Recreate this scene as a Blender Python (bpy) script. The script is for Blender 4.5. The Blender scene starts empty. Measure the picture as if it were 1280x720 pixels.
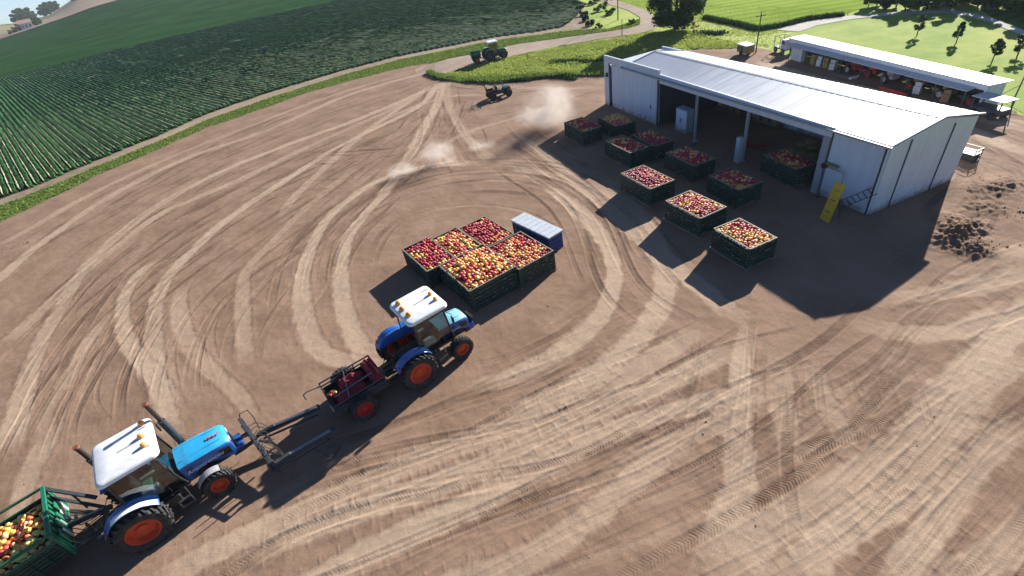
import bpy, bmesh, math, random
import numpy as np
from mathutils import Vector, Matrix, noise as mnoise
random.seed(7); RNG = np.random.default_rng(7)
PI = math.pi; R = math.radians
scene = bpy.context.scene
col = scene.collection

# ------------------------------------------------------------------ helpers
def tag(o, label=None, cat=None, group=None, kind=None):
    if label: o['label'] = label
    if cat: o['category'] = cat
    if group: o['group'] = group
    if kind: o['kind'] = kind
    return o
def empty(name, loc=(0, 0, 0), rz=0.0, label=None, cat=None, group=None):
    o = bpy.data.objects.new(name, None); col.objects.link(o)
    o.location = loc if len(loc) == 3 else (loc[0], loc[1], 0)
    o.rotation_euler = (0, 0, rz); o.empty_display_size = .3
    return tag(o, label, cat, group)
def copy_tree(o, parent=None):
    c = o.copy(); col.objects.link(c)
    if parent: c.parent = parent
    for ch in o.children: copy_tree(ch, c)
    return c

class MB:
    def __init__(s): s.v = []; s.f = []; s.m = []
    def add(s, vs, fs, mi=0):
        b = len(s.v); s.v += [tuple(v) for v in vs]
        s.f += [tuple(b + i for i in f) for f in fs]; s.m += [mi] * len(fs)
        return s
    def box(s, c, d, rz=0.0, mi=0, M=None, taper=1.0):
        x, y, z = d[0] / 2, d[1] / 2, d[2] / 2
        vs = []
        for sz in (-1, 1):
            k = taper if sz > 0 else 1
            for sx, sy in ((-1, -1), (1, -1), (1, 1), (-1, 1)):
                p = Vector((sx * x * k, sy * y * k, sz * z))
                if M: p = M @ p
                if rz: p = Matrix.Rotation(rz, 3, 'Z') @ p
                vs.append(p + Vector(c))
        return s.add(vs, [(3, 2, 1, 0), (4, 5, 6, 7), (0, 1, 5, 4), (1, 2, 6, 5), (2, 3, 7, 6), (3, 0, 4, 7)], mi)
    def bar(s, a, b, w, h=None, mi=0):
        a = Vector(a); b = Vector(b); h = h or w; d = (b - a)
        L = d.length; d.normalize()
        up = Vector((0, 0, 1)) if abs(d.z) < .95 else Vector((0, 1, 0))
        side = d.cross(up).normalized(); up = side.cross(d)
        vs = [p + side * sx * w / 2 + up * sy * h / 2 for p in (a, b) for sx, sy in ((-1, -1), (1, -1), (1, 1), (-1, 1))]
        return s.add(vs, [(3, 2, 1, 0), (4, 5, 6, 7), (0, 1, 5, 4), (1, 2, 6, 5), (2, 3, 7, 6), (3, 0, 4, 7)], mi)
    def tube(s, pts, r, n=10, mi=0, cap=True):
        pts = [Vector(p) for p in pts]; rs = r if isinstance(r, (list, tuple)) else [r] * len(pts)
        rings = []; prev = None
        for i, p in enumerate(pts):
            d = (pts[min(i + 1, len(pts) - 1)] - pts[max(i - 1, 0)]).normalized()
            if prev is None:
                up = Vector((0, 0, 1)) if abs(d.z) < .9 else Vector((1, 0, 0))
                side = d.cross(up).normalized()
            else:
                side = (prev - d * prev.dot(d)).normalized()
            prev = side; up = side.cross(d)
            rings.append([p + (side * math.cos(2 * PI * k / n) + up * math.sin(2 * PI * k / n)) * rs[i] for k in range(n)])
        vs = [q for ring in rings for q in ring]; fs = []
        for i in range(len(pts) - 1):
            for k in range(n):
                a = i * n + k; b = i * n + (k + 1) % n
                fs.append((a, a + n, b + n, b))
        if cap: fs.append(tuple(range(n))); fs.append(tuple(reversed(range((len(pts) - 1) * n, len(pts) * n))))
        return s.add(vs, fs, mi)
    def lathe(s, prof, n=24, axis='Z', c=(0, 0, 0), mi=0, close=False):
        vs = []; fs = []; m = len(prof)
        for k in range(n):
            a = 2 * PI * k / n
            for r, h in prof:
                if axis == 'Z': p = (r * math.cos(a), r * math.sin(a), h)
                else: p = (r * math.cos(a), h, r * math.sin(a))
                vs.append((p[0] + c[0], p[1] + c[1], p[2] + c[2]))
        for k in range(n):
            for i in range(m if close else m - 1):
                a = k * m + i; b = k * m + (i + 1) % m; c2 = ((k + 1) % n) * m + (i + 1) % m; d = ((k + 1) % n) * m + i
                fs.append((a, b, c2, d))
        return s.add(vs, fs, mi)
    def prism(s, out, y0, y1, mi=0, plane='XZ'):
        n = len(out)
        if plane == 'XZ': vs = [(x, y0, z) for x, z in out] + [(x, y1, z) for x, z in out]
        elif plane == 'YZ': vs = [(y0, x, z) for x, z in out] + [(y1, x, z) for x, z in out]
        else: vs = [(x, z, y0) for x, z in out] + [(x, z, y1) for x, z in out]
        fs = [tuple(range(n)), tuple(reversed(range(n, 2 * n)))] + [(i, i + n, (i + 1) % n + n, (i + 1) % n) for i in range(n)]
        return s.add(vs, fs, mi)
    def build(s, name, mats, parent=None, smooth=False, bevel=0, loc=None, fix=True, seg=2):
        me = bpy.data.meshes.new(name); me.from_pydata(s.v, [], s.f)
        mats = mats if isinstance(mats, (list, tuple)) else [mats]
        for m in mats: me.materials.append(m)
        if len(mats) > 1: me.polygons.foreach_set('material_index', s.m)
        if fix:
            bm = bmesh.new(); bm.from_mesh(me); bmesh.ops.recalc_face_normals(bm, faces=bm.faces); bm.to_mesh(me); bm.free()
        if smooth:
            me.polygons.foreach_set('use_smooth', [True] * len(me.polygons))
            if hasattr(me, 'set_sharp_from_angle'): me.set_sharp_from_angle(angle=R(40))
        o = bpy.data.objects.new(name, me); col.objects.link(o)
        if parent: o.parent = parent
        if loc: o.location = loc
        if bevel:
            b = o.modifiers.new('bevel', 'BEVEL'); b.width = bevel; b.segments = seg; b.limit_method = 'ANGLE'; b.angle_limit = R(40)
        return o

# ------------------------------------------------------------------ materials
def new_mat(name):
    m = bpy.data.materials.new(name); m.use_nodes = True
    nt = m.node_tree; b = nt.nodes['Principled BSDF']
    return m, nt, b
def N(nt, typ, **kw):
    n = nt.nodes.new(typ)
    for k, v in kw.items():
        if k in n.inputs: n.inputs[k].default_value = v
        else: setattr(n, k, v)
    return n
def ramp(nt, stops, interp='LINEAR'):
    n = nt.nodes.new('ShaderNodeValToRGB'); cr = n.color_ramp; cr.interpolation = interp
    while len(cr.elements) < len(stops): cr.elements.new(.5)
    for e, (p, c) in zip(cr.elements, stops):
        e.position = p; e.color = (*c, 1) if len(c) == 3 else c
    return n
def mat(name, c, rough=.6, metal=0.0, var=.12, scale=6.0, dirt=0.0, bump=.0, coat=0.0, spec=None, dirtcol=(.2, .14, .1)):
    m, nt, b = new_mat(name); L = nt.links.new
    tc = N(nt, 'ShaderNodeTexCoord')
    n1 = N(nt, 'ShaderNodeTexNoise', Scale=scale, Detail=5.0, Roughness=.6); L(tc.outputs['Object'], n1.inputs['Vector'])
    r = ramp(nt, [(.3, tuple(x * (1 - var) for x in c)), (.7, tuple(min(1, x * (1 + var)) for x in c))])
    L(n1.outputs['Fac'], r.inputs['Fac']); out = r.outputs['Color']
    if dirt > 0:
        n2 = N(nt, 'ShaderNodeTexNoise', Scale=scale * .7, Detail=8.0, Roughness=.7); L(tc.outputs['Object'], n2.inputs['Vector'])
        r2 = ramp(nt, [(.48, (0, 0, 0)), (.75, (dirt, dirt, dirt))]); L(n2.outputs['Fac'], r2.inputs['Fac'])
        mx = N(nt, 'ShaderNodeMixRGB'); mx.inputs[2].default_value = (*dirtcol, 1)
        L(r2.outputs['Color'], mx.inputs[0]); L(out, mx.inputs[1]); out = mx.outputs[0]
    L(out, b.inputs['Base Color'])
    b.inputs['Roughness'].default_value = rough; b.inputs['Metallic'].default_value = metal
    if coat: b.inputs['Coat Weight'].default_value = coat; b.inputs['Coat Roughness'].default_value = .12
    if spec is not None: b.inputs['Specular IOR Level'].default_value = spec
    if bump:
        bp = N(nt, 'ShaderNodeBump', Strength=bump, Distance=.02); n3 = N(nt, 'ShaderNodeTexNoise', Scale=scale * 8, Detail=4.0)
        L(tc.outputs['Object'], n3.inputs['Vector']); L(n3.outputs['Fac'], bp.inputs['Height']); L(bp.outputs[0], b.inputs['Normal'])
    return m
M = {}
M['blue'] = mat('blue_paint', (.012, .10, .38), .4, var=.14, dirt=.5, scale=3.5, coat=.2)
M['cyan'] = mat('cyan_hood_top', (.02, .33, .62), .42, var=.1, dirt=.22, scale=4, coat=.15)  # lighter blue on the top faces of the hood
M['white'] = mat('white_roof_paint', (.80, .81, .83), .45, var=.06, dirt=.28, scale=3)
M['orange'] = mat('orange_rim', (.62, .06, .012), .5, var=.2, dirt=.55, scale=7)
M['rubber'] = mat('tyre_rubber', (.022, .022, .023), .85, var=.25, dirt=.75, scale=5, dirtcol=(.13, .10, .08))
M['black'] = mat('black_metal', (.02, .02, .022), .5, var=.3, dirt=.3, scale=8)
M['steel'] = mat('dull_steel', (.30, .31, .33), .38, .85, var=.2, dirt=.3)
M['grey'] = mat('grey_plastic', (.33, .34, .36), .5, var=.1, dirt=.15)
M['amber'] = mat('amber_lens', (.70, .30, .06), .25, var=.2, scale=20)
M['rust'] = mat('rusty_pipe', (.26, .07, .04), .75, var=.35, dirt=.2, scale=14)
M['sooty'] = mat('sooty_pipe', (.04, .026, .022), .75, var=.35, dirt=.2, scale=14)
M['seat'] = mat('seat_fabric', (.05, .05, .055), .9)
M['teal'] = mat('teal_fabric', (.02, .30, .20), .8, var=.2)
M['palegrey'] = mat('pale_grey_panel', (.42, .46, .47), .6, var=.15)
M['letter'] = mat('lettering', (.62, .68, .72), .4, var=.1)
M['redmark'] = mat('red_lettering', (.6, .05, .03), .4)
M['maroon'] = mat('maroon_canvas', (.27, .022, .035), .85, var=.35, scale=5, bump=.5)
M['dkgreen'] = mat('dark_green_plastic', (.012, .045, .032), .5, var=.4, scale=5, dirt=.25, dirtcol=(.16, .15, .12))
M['slat'] = mat('slat_edge', (.035, .085, .065), .5, var=.4, scale=9, dirt=.45, dirtcol=(.25, .23, .19))
M['rim'] = mat('pale_rim', (.30, .25, .17), .7, var=.3, scale=9)
M['liner'] = mat('bin_liner', (.10, .03, .02), .8)
M['wood'] = mat('weathered_wood', (.24, .19, .14), .85, var=.3, scale=7, bump=.3)
M['green'] = mat('green_paint', (.012, .16, .09), .4, var=.15, dirt=.2)
M['tgreen'] = mat('tractor_green', (.012, .11, .05), .4, var=.15, dirt=.25)
M['navy'] = mat('navy_plastic', (.014, .045, .20), .5, var=.2, dirt=.15)
M['lid'] = mat('pale_lid', (.50, .54, .58), .6, var=.12, dirt=.1)
M['yellow'] = mat('yellow_paint', (.62, .38, .015), .5, var=.12, dirt=.25)
M['red'] = mat('red_paint', (.38, .02, .015), .45, var=.15, dirt=.25)
M['brown'] = mat('brown_card', (.24, .15, .08), .85, var=.2)
M['ochre'] = mat('ochre_sack', (.25, .20, .08), .9, var=.25)
M['pole'] = mat('timber_pole', (.10, .075, .055), .85, var=.25)
M['bark'] = mat('bark', (.09, .065, .045), .9, var=.3, bump=.6)
M['dark'] = mat('dark_steel', (.045, .05, .06), .6, var=.2)
M['concrete'] = mat('concrete', (.36, .35, .33), .85, var=.12, scale=2)
m, nt, b = new_mat('cab_glass')
b.inputs['Base Color'].default_value = (.75, .85, .85, 1); b.inputs['Roughness'].default_value = .02
tr = N(nt, 'ShaderNodeBsdfTransparent'); tr.inputs[0].default_value = (.36, .43, .44, 1)
gl = N(nt, 'ShaderNodeBsdfGlossy'); gl.inputs['Roughness'].default_value = .03
fr = N(nt, 'ShaderNodeFresnel', IOR=2.0); mx = N(nt, 'ShaderNodeMixShader')
nt.links.new(fr.outputs[0], mx.inputs[0]); nt.links.new(tr.outputs[0], mx.inputs[1]); nt.links.new(gl.outputs[0], mx.inputs[2])
nt.links.new(mx.outputs[0], nt.nodes['Material Output'].inputs['Surface']); M['glass'] = m

def wall_mat(name, c, seam=.35):
    m, nt, b = new_mat(name); L = nt.links.new
    tc = N(nt, 'ShaderNodeTexCoord'); mp = N(nt, 'ShaderNodeMapping'); mp.inputs['Scale'].default_value = (1, 1, .12)
    L(tc.outputs['Object'], mp.inputs['Vector'])
    n1 = N(nt, 'ShaderNodeTexNoise', Scale=2.5, Detail=6.0, Roughness=.65); L(mp.outputs[0], n1.inputs['Vector'])
    r = ramp(nt, [(.3, tuple(x * .86 for x in c)), (.65, c)]); L(n1.outputs['Fac'], r.inputs['Fac'])
    # dusty splash near the ground: a real stain with a ragged upper edge
    sp = N(nt, 'ShaderNodeSeparateXYZ'); L(tc.outputs['Object'], sp.inputs[0])
    ns = N(nt, 'ShaderNodeTexNoise', Scale=3.0, Detail=4.0); L(tc.outputs['Object'], ns.inputs['Vector'])
    ma = N(nt, 'ShaderNodeMath', operation='MULTIPLY_ADD'); ma.inputs[1].default_value = -1.2; L(ns.outputs['Fac'], ma.inputs[0]); L(sp.outputs['Z'], ma.inputs[2])
    rr = ramp(nt, [(.0, (.75, .75, .75)), (.35, (0, 0, 0))]); ad = N(nt, 'ShaderNodeMath', operation='ADD'); ad.inputs[1].default_value = .55
    L(ma.outputs[0], ad.inputs[0]); L(ad.outputs[0], rr.inputs['Fac'])
    mx = N(nt, 'ShaderNodeMixRGB'); mx.inputs[2].default_value = (.26, .2, .15, 1); L(rr.outputs[0], mx.inputs[0]); L(r.outputs[0], mx.inputs[1])
    L(mx.outputs[0], b.inputs['Base Color']); b.inputs['Roughness'].default_value = .5
    wv = N(nt, 'ShaderNodeTexWave', Scale=2.2, Distortion=0.0); wv.bands_direction = 'X'; L(tc.outputs['Object'], wv.inputs['Vector'])
    wy = N(nt, 'ShaderNodeTexWave', Scale=2.2, Distortion=0.0); wy.bands_direction = 'Y'; L(tc.outputs['Object'], wy.inputs['Vector'])
    aw = N(nt, 'ShaderNodeMath', operation='ADD'); L(wv.outputs['Fac'], aw.inputs[0]); L(wy.outputs['Fac'], aw.inputs[1])
    bp = N(nt, 'ShaderNodeBump', Strength=seam, Distance=.02); L(aw.outputs[0], bp.inputs['Height']); L(bp.outputs[0], b.inputs['Normal'])
    return m
M['wall'] = wall_mat('white_sheet_wall', (.60, .66, .74))
M['door'] = wall_mat('white_sliding_door', (.62, .70, .80), .2)
def roof_mat(name, c, grey=.0):
    m, nt, b = new_mat(name); L = nt.links.new
    tc = N(nt, 'ShaderNodeTexCoord'); mp = N(nt, 'ShaderNodeMapping'); mp.inputs['Scale'].default_value = (1.6, .12, 1); L(tc.outputs['Object'], mp.inputs['Vector'])
    n1 = N(nt, 'ShaderNodeTexNoise', Scale=1.2, Detail=7.0, Roughness=.7); L(mp.outputs[0], n1.inputs['Vector'])
    r = ramp(nt, [(.32, tuple(x * .74 for x in c)), (.6, c)]); L(n1.outputs['Fac'], r.inputs['Fac'])
    # grey over the first bays, blending to white along the rest
    sp = N(nt, 'ShaderNodeSeparateXYZ'); L(tc.outputs['Object'], sp.inputs[0])
    na = N(nt, 'ShaderNodeMath', operation='MULTIPLY_ADD'); na.inputs[1].default_value = 7.0; L(n1.outputs['Fac'], na.inputs[0]); L(sp.outputs['X'], na.inputs[2])
    r2 = N(nt, 'ShaderNodeMapRange'); r2.inputs['From Min'].default_value = 12.5; r2.inputs['From Max'].default_value = 20.0; L(na.outputs[0], r2.inputs['Value'])
    mx = N(nt, 'ShaderNodeMixRGB'); L(r2.outputs[0], mx.inputs[0]); mx.inputs[1].default_value = (.40, .43, .48, 1) if grey else (*c, 1)
    L(r.outputs[0], mx.inputs[2])
    wv = N(nt, 'ShaderNodeTexWave', Scale=.262); wv.bands_direction = 'X'; L(tc.outputs['Object'], wv.inputs['Vector'])
    lr = ramp(nt, [(.0, (.55, .55, .55)), (.012, (0, 0, 0))]); L(wv.outputs['Fac'], lr.inputs['Fac'])
    m3 = N(nt, 'ShaderNodeMixRGB'); m3.inputs[2].default_value = (.30, .29, .28, 1); L(lr.outputs[0], m3.inputs[0]); L(mx.outputs[0], m3.inputs[1])
    nr = N(nt, 'ShaderNodeTexNoise', Scale=2.2, Detail=8.0, Roughness=.75); L(mp.outputs[0], nr.inputs['Vector']); rr = ramp(nt, [(.60, (0, 0, 0)), (.74, (.4, .4, .4))]); L(nr.outputs['Fac'], rr.inputs['Fac'])
    m4 = N(nt, 'ShaderNodeMixRGB'); m4.inputs[2].default_value = (.34, .26, .2, 1); L(rr.outputs[0], m4.inputs[0]); L(m3.outputs[0], m4.inputs[1])
    L(m4.outputs[0], b.inputs['Base Color']); b.inputs['Roughness'].default_value = .42; b.inputs['Metallic'].default_value = .1
    return m
M['roof'] = roof_mat('roof_sheet', (.80, .81, .82), 1)
M['shedroof'] = mat('shed_roof_sheet', (.62, .64, .68), .4, .1, var=.1, scale=1.5, dirt=.1)

def leaf_mat(name, c, c2, tr=.25):
    m, nt, b = new_mat(name); L = nt.links.new
    g = N(nt, 'ShaderNodeNewGeometry'); n1 = N(nt, 'ShaderNodeTexNoise', Scale=1.3, Detail=3.0); L(g.outputs['Position'], n1.inputs['Vector'])
    ad = N(nt, 'ShaderNodeMath', operation='MULTIPLY_ADD'); ad.inputs[1].default_value = .45
    L(g.outputs['Random Per Island'], ad.inputs[0]); L(n1.outputs['Fac'], ad.inputs[2])
    r = ramp(nt, [(.35, c), (.95, c2)]); L(ad.outputs[0], r.inputs['Fac']); L(r.outputs[0], b.inputs['Base Color'])
    b.inputs['Roughness'].default_value = .75; b.inputs['Specular IOR Level'].default_value = .2
    t = N(nt, 'ShaderNodeBsdfTranslucent'); L(r.outputs[0], t.inputs[0]); mx = N(nt, 'ShaderNodeMixShader'); mx.inputs[0].default_value = tr
    L(b.outputs[0], mx.inputs[1]); L(t.outputs[0], mx.inputs[2]); L(mx.outputs[0], nt.nodes['Material Output'].inputs['Surface'])
    return m
M['leaf'] = leaf_mat('dark_leaves', (.018, .05, .02), (.05, .10, .035))
M['leaf2'] = leaf_mat('mid_leaves', (.03, .07, .02), (.10, .17, .04))
M['leaf3'] = leaf_mat('pale_leaves', (.07, .12, .03), (.20, .28, .07))
M['grassblade'] = leaf_mat('grass_blades', (.22, .30, .05), (.42, .46, .12), .4)
M['verge'] = leaf_mat('verge_blades', (.09, .16, .025), (.24, .31, .075), .35)
M['crop'] = leaf_mat('crop_leaves', (.012, .055, .012), (.042, .135, .030), .2)

# ------------------------------------------------------------------ ground sheets
def in_poly(px, py, poly):
    px = np.asarray(px); py = np.asarray(py); ins = np.zeros(px.shape, bool); n = len(poly)
    for i in range(n):
        x0, y0 = poly[i]; x1, y1 = poly[(i + 1) % n]
        if y0 == y1: continue
        c = ((y0 > py) != (y1 > py)) & (px < (x1 - x0) * (py - y0) / (y1 - y0) + x0)
        ins ^= c
    return ins
def sheet(name, poly, z, m, kind='structure', thick=0):
    me = bpy.data.meshes.new(name); bm = bmesh.new()
    f = bm.faces.new([bm.verts.new((x, y, z)) for x, y in poly]); bmesh.ops.recalc_face_normals(bm, faces=bm.faces)
    if f.normal.z < 0: f.normal_flip()
    bmesh.ops.triangulate(bm, faces=bm.faces); bm.to_mesh(me); bm.free(); me.materials.append(m)
    o = bpy.data.objects.new(name, me); col.objects.link(o); tag(o, kind=kind); return o
def smooth_line(pts, step=1.0):
    P = [np.array(p, float) for p in pts]; P = [2 * P[0] - P[1]] + P + [2 * P[-1] - P[-2]]; out = []
    for i in range(1, len(P) - 2):
        n = max(2, int(np.linalg.norm(P[i + 1] - P[i]) / step))
        for k in range(n):
            t = k / n; a, b, c, d = P[i - 1:i + 3]
            out.append(.5 * ((2 * b) + (c - a) * t + (2 * a - 5 * b + 4 * c - d) * t * t + (3 * b - a - 3 * c + d) * t ** 3))
    out.append(P[-2]); return np.array(out)
def ribbon(name, pts, widths, z, m):
    L = smooth_line(pts, 1.5); d = np.gradient(L, axis=0); d /= np.linalg.norm(d, axis=1)[:, None] + 1e-9
    nrm = np.stack([-d[:, 1], d[:, 0]], 1); t = np.linspace(0, 1, len(L)); w = np.interp(t, np.linspace(0, 1, len(widths)), widths)
    w = w * (1 + .12 * np.sin(np.arange(len(L)) * .9) + .08 * np.sin(np.arange(len(L)) * 2.3))
    a = L + nrm * w[:, None] / 2; b_ = L - nrm * w[:, None] / 2
    mb = MB(); n = len(L); vs = [(p[0], p[1], z) for p in a] + [(p[0], p[1], z) for p in b_]
    mb.add(vs, [(i + n, i + 1 + n, i + 1, i) for i in range(n - 1)])
    o = mb.build(name, m); tag(o, kind='structure'); return o

def ground_mat(name, cols, scale=.35, streak=None, bump=.4, big=.04):
    """two-scale noise between three natural colours"""
    m, nt, b = new_mat(name); L = nt.links.new
    g = N(nt, 'ShaderNodeTexCoord'); mp = N(nt, 'ShaderNodeMapping')
    if streak: mp.inputs['Rotation'].default_value = (0, 0, -streak[0]); mp.inputs['Scale'].default_value = (streak[1], 1, 1); mp.vector_type = 'TEXTURE' if False else 'POINT'
    L(g.outputs['Object'], mp.inputs['Vector'])
    n1 = N(nt, 'ShaderNodeTexNoise', Scale=scale, Detail=8.0, Roughness=.68); L(mp.outputs[0], n1.inputs['Vector'])
    n2 = N(nt, 'ShaderNodeTexNoise', Scale=big, Detail=3.0); L(mp.outputs[0], n2.inputs['Vector'])
    ad = N(nt, 'ShaderNodeMath', operation='ADD'); L(n1.outputs['Fac'], ad.inputs[0]); L(n2.outputs['Fac'], ad.inputs[1])
    hf = N(nt, 'ShaderNodeMath', operation='MULTIPLY'); hf.inputs[1].default_value = .5; L(ad.outputs[0], hf.inputs[0])
    r = ramp(nt, [(.38, cols[0]), (.5, cols[1]), (.64, cols[2])]); L(hf.outputs[0], r.inputs['Fac']); L(r.outputs[0], b.inputs['Base Color'])
    b.inputs['Roughness'].default_value = .95; b.inputs['Specular IOR Level'].default_value = .15
    if bump:
        n3 = N(nt, 'ShaderNodeTexNoise', Scale=4.0, Detail=6.0, Roughness=.7); L(g.outputs['Object'], n3.inputs['Vector'])
        bp = N(nt, 'ShaderNodeBump', Strength=bump, Distance=.12); L(n3.outputs['Fac'], bp.inputs['Height']); L(bp.outputs[0], b.inputs['Normal'])
    return m
M['g_grass'] = ground_mat('grass_ground', [(.18, .27, .04), (.32, .40, .07), (.46, .48, .13)], .5, bump=.4)
M['g_lawn'] = ground_mat('lawn', [(.15, .25, .03), (.25, .34, .05), (.40, .42, .10)], .3, bump=.3)
M['g_soil'] = ground_mat('field_soil', [(.20, .15, .10), (.30, .23, .16), (.38, .30, .21)], .8)
M['g_road'] = ground_mat('dirt_road', [(.24, .18, .13), (.34, .26, .195), (.42, .34, .26)], .6)
M['g_pale'] = ground_mat('pale_track', [(.40, .37, .32), (.50, .47, .41), (.58, .55, .49)], .5)
M['g_hill'] = ground_mat('hill_ground', [(.16, .17, .07), (.27, .24, .12), (.38, .28, .18)], .01, big=.003, bump=0)
M['g_tan'] = ground_mat('ploughed', [(.26, .20, .13), (.34, .25, .17), (.40, .31, .21)], .02, big=.005, bump=0)
def cropground(name, ang, spacing, c1, c2):
    m, nt, b = new_mat(name); L = nt.links.new
    g = N(nt, 'ShaderNodeTexCoord'); mp = N(nt, 'ShaderNodeMapping'); mp.inputs['Rotation'].default_value = (0, 0, -ang)
    L(g.outputs['Object'], mp.inputs['Vector']); sp = N(nt, 'ShaderNodeSeparateXYZ'); L(mp.outputs[0], sp.inputs[0])
    mu = N(nt, 'ShaderNodeMath', operation='MULTIPLY'); mu.inputs[1].default_value = 2 * PI / spacing; L(sp.outputs['Y'], mu.inputs[0])
    si = N(nt, 'ShaderNodeMath', operation='SINE'); L(mu.outputs[0], si.inputs[0])
    n1 = N(nt, 'ShaderNodeTexNoise', Scale=.06, Detail=7.0, Roughness=.6); L(g.outputs['Object'], n1.inputs['Vector'])
    ma = N(nt, 'ShaderNodeMath', operation='MULTIPLY_ADD'); ma.inputs[1].default_value = .12; L(si.outputs[0], ma.inputs[0]); L(n1.outputs['Fac'], ma.inputs[2])
    r = ramp(nt, [(.3, c1), (.7, c2)]); L(ma.outputs[0], r.inputs['Fac']); L(r.outputs[0], b.inputs['Base Color']); b.inputs['Roughness'].default_value = 1; b.inputs['Specular IOR Level'].default_value = .0
    return m
ROWA = R(130.5)
M['g_crop'] = cropground('crop_far', ROWA, .72, (.012, .042, .013), (.030, .082, .026))
M['g_rows'] = cropground('pale_rows', R(-10), 2.4, (.20, .30, .05), (.34, .42, .10))

# base ground, rising into low hills on the far left
def hill_h(x, y):
    d = np.hypot(x, y); az = np.degrees(np.arctan2(x, y))          # azimuth from +Y, left is negative
    h6 = np.interp(az, [-80, -45, -38, -36, -33, -31, -26, 0, 40], [0, 0, .2, 2.4, 6, 9, 13, 14, 0])
    h10 = np.interp(az, [-80, -45, -39, -37, -36, -35, -34, -33, -32, -27, 0, 40], [4, 6, 9, 8, 4.5, 5, 6.5, 12, 19, 34, 30, 10])
    f = lambda a, b: (lambda t: t * t * (3 - 2 * t))(np.clip((d - a) / (b - a), 0, 1))
    h = h6 * f(240, 600) + (h10 - h6) * f(610, 1000) - (h10 + 25) * f(1050, 1500)
    return h * (1 + .05 * np.sin(x * .02 + 1) * f(600, 700))
rad = np.concatenate([np.linspace(0, 120, 13), np.geomspace(140, 1500, 40)]); ang = np.linspace(0, 2 * PI, 181)[:-1]
gx = np.outer(rad, np.cos(ang)); gy = np.outer(rad, np.sin(ang)); gz = hill_h(gx, gy)
mb = MB(); na = len(ang); mb.v = [tuple(p) for p in np.stack([gx, gy, gz], 2).reshape(-1, 3)]
mb.f = [(i * na + k, i * na + (k + 1) % na, (i + 1) * na + (k + 1) % na, (i + 1) * na + k) for i in range(len(rad) - 1) for k in range(na)]
mb.m = [(0 if rad[i] < 420 else 1) for i in range(len(rad) - 1) for k in range(na)]
g = mb.build('ground', [M['g_grass'], M['g_hill']], fix=False, smooth=True)
bm = bmesh.new(); bm.from_mesh(g.data); bmesh.ops.remove_doubles(bm, verts=bm.verts, dist=.001); bmesh.ops.recalc_face_normals(bm, faces=bm.faces)
if sum(f.normal.z for f in bm.faces) < 0: bmesh.ops.reverse_faces(bm, faces=bm.faces)
bm.to_mesh(g.data); bm.free(); tag(g, kind='structure')

# crop field ------------------------------------------------------------
BORDER = [(-53.12, 48.17), (-50.92, 51.68), (-47.83, 54.7), (-44.95, 59.75), (-40.58, 65.68), (-37.09, 72.62), (-29.93, 79.29), (-19.87, 85.18), (-10.95, 88.21), (-2.86, 88.52), (5.28, 88.85), (13.01, 86.44), (16.67, 86.18), (19.73, 92.14)]
FIELD_R = [(24.5, 104.0), (20.0, 170.0), (18, 235)]
FIELD_L = [(235 * math.sin(a), 235 * math.cos(a)) for a in np.linspace(0, R(-46), 8)] + [(-90, 90)]
field_poly = BORDER + FIELD_R + FIELD_L
sheet('crop_soil', [(x, y) for x, y in field_poly], .03, M['g_soil'])
SOIL = [(-51.73, 46.5), (-49.51, 49.8), (-46.64, 52.93), (-43.76, 57.71), (-39.43, 63.28), (-35.96, 69.78), (-28.97, 75.99), (-19.35, 82.05), (-10.75, 85.53), (-2.88, 85.83), (5.04, 86.13), (12.57, 83.85), (16.54, 83.13), (18.98, 81.06), (20.38, 84.14), (22.61, 100.89), (23.99, 111.78)]
sheet('soil_strip', SOIL + [(30, 150), (24, 170), (20, 200), (-100, 60)], .018, M['g_soil'])
far_poly = []
u_ = np.array([math.cos(ROWA), math.sin(ROWA)]); n_ = np.array([-u_[1], u_[0]])
FP = np.array(field_poly); nv = FP @ n_
vnoise0 = lambda x, y: np.clip(1.02 - .9 * np.clip(np.sin(x * .31 + np.sin(y * .17) * 2) * np.sin(y * .23 + np.sin(x * .13) * 2.4) - .62, 0, 1) * .9 - .07 * np.sin(x * .05 + y * .08), .25, 1.1)
rv = []; rf2 = []; verts = []; faces = []; rng = np.random.default_rng(3)
FARCUT = 150.0
k0 = int(nv.min() / .72) - 1; k1 = int(nv.max() / .72) + 1
farq = []
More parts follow.
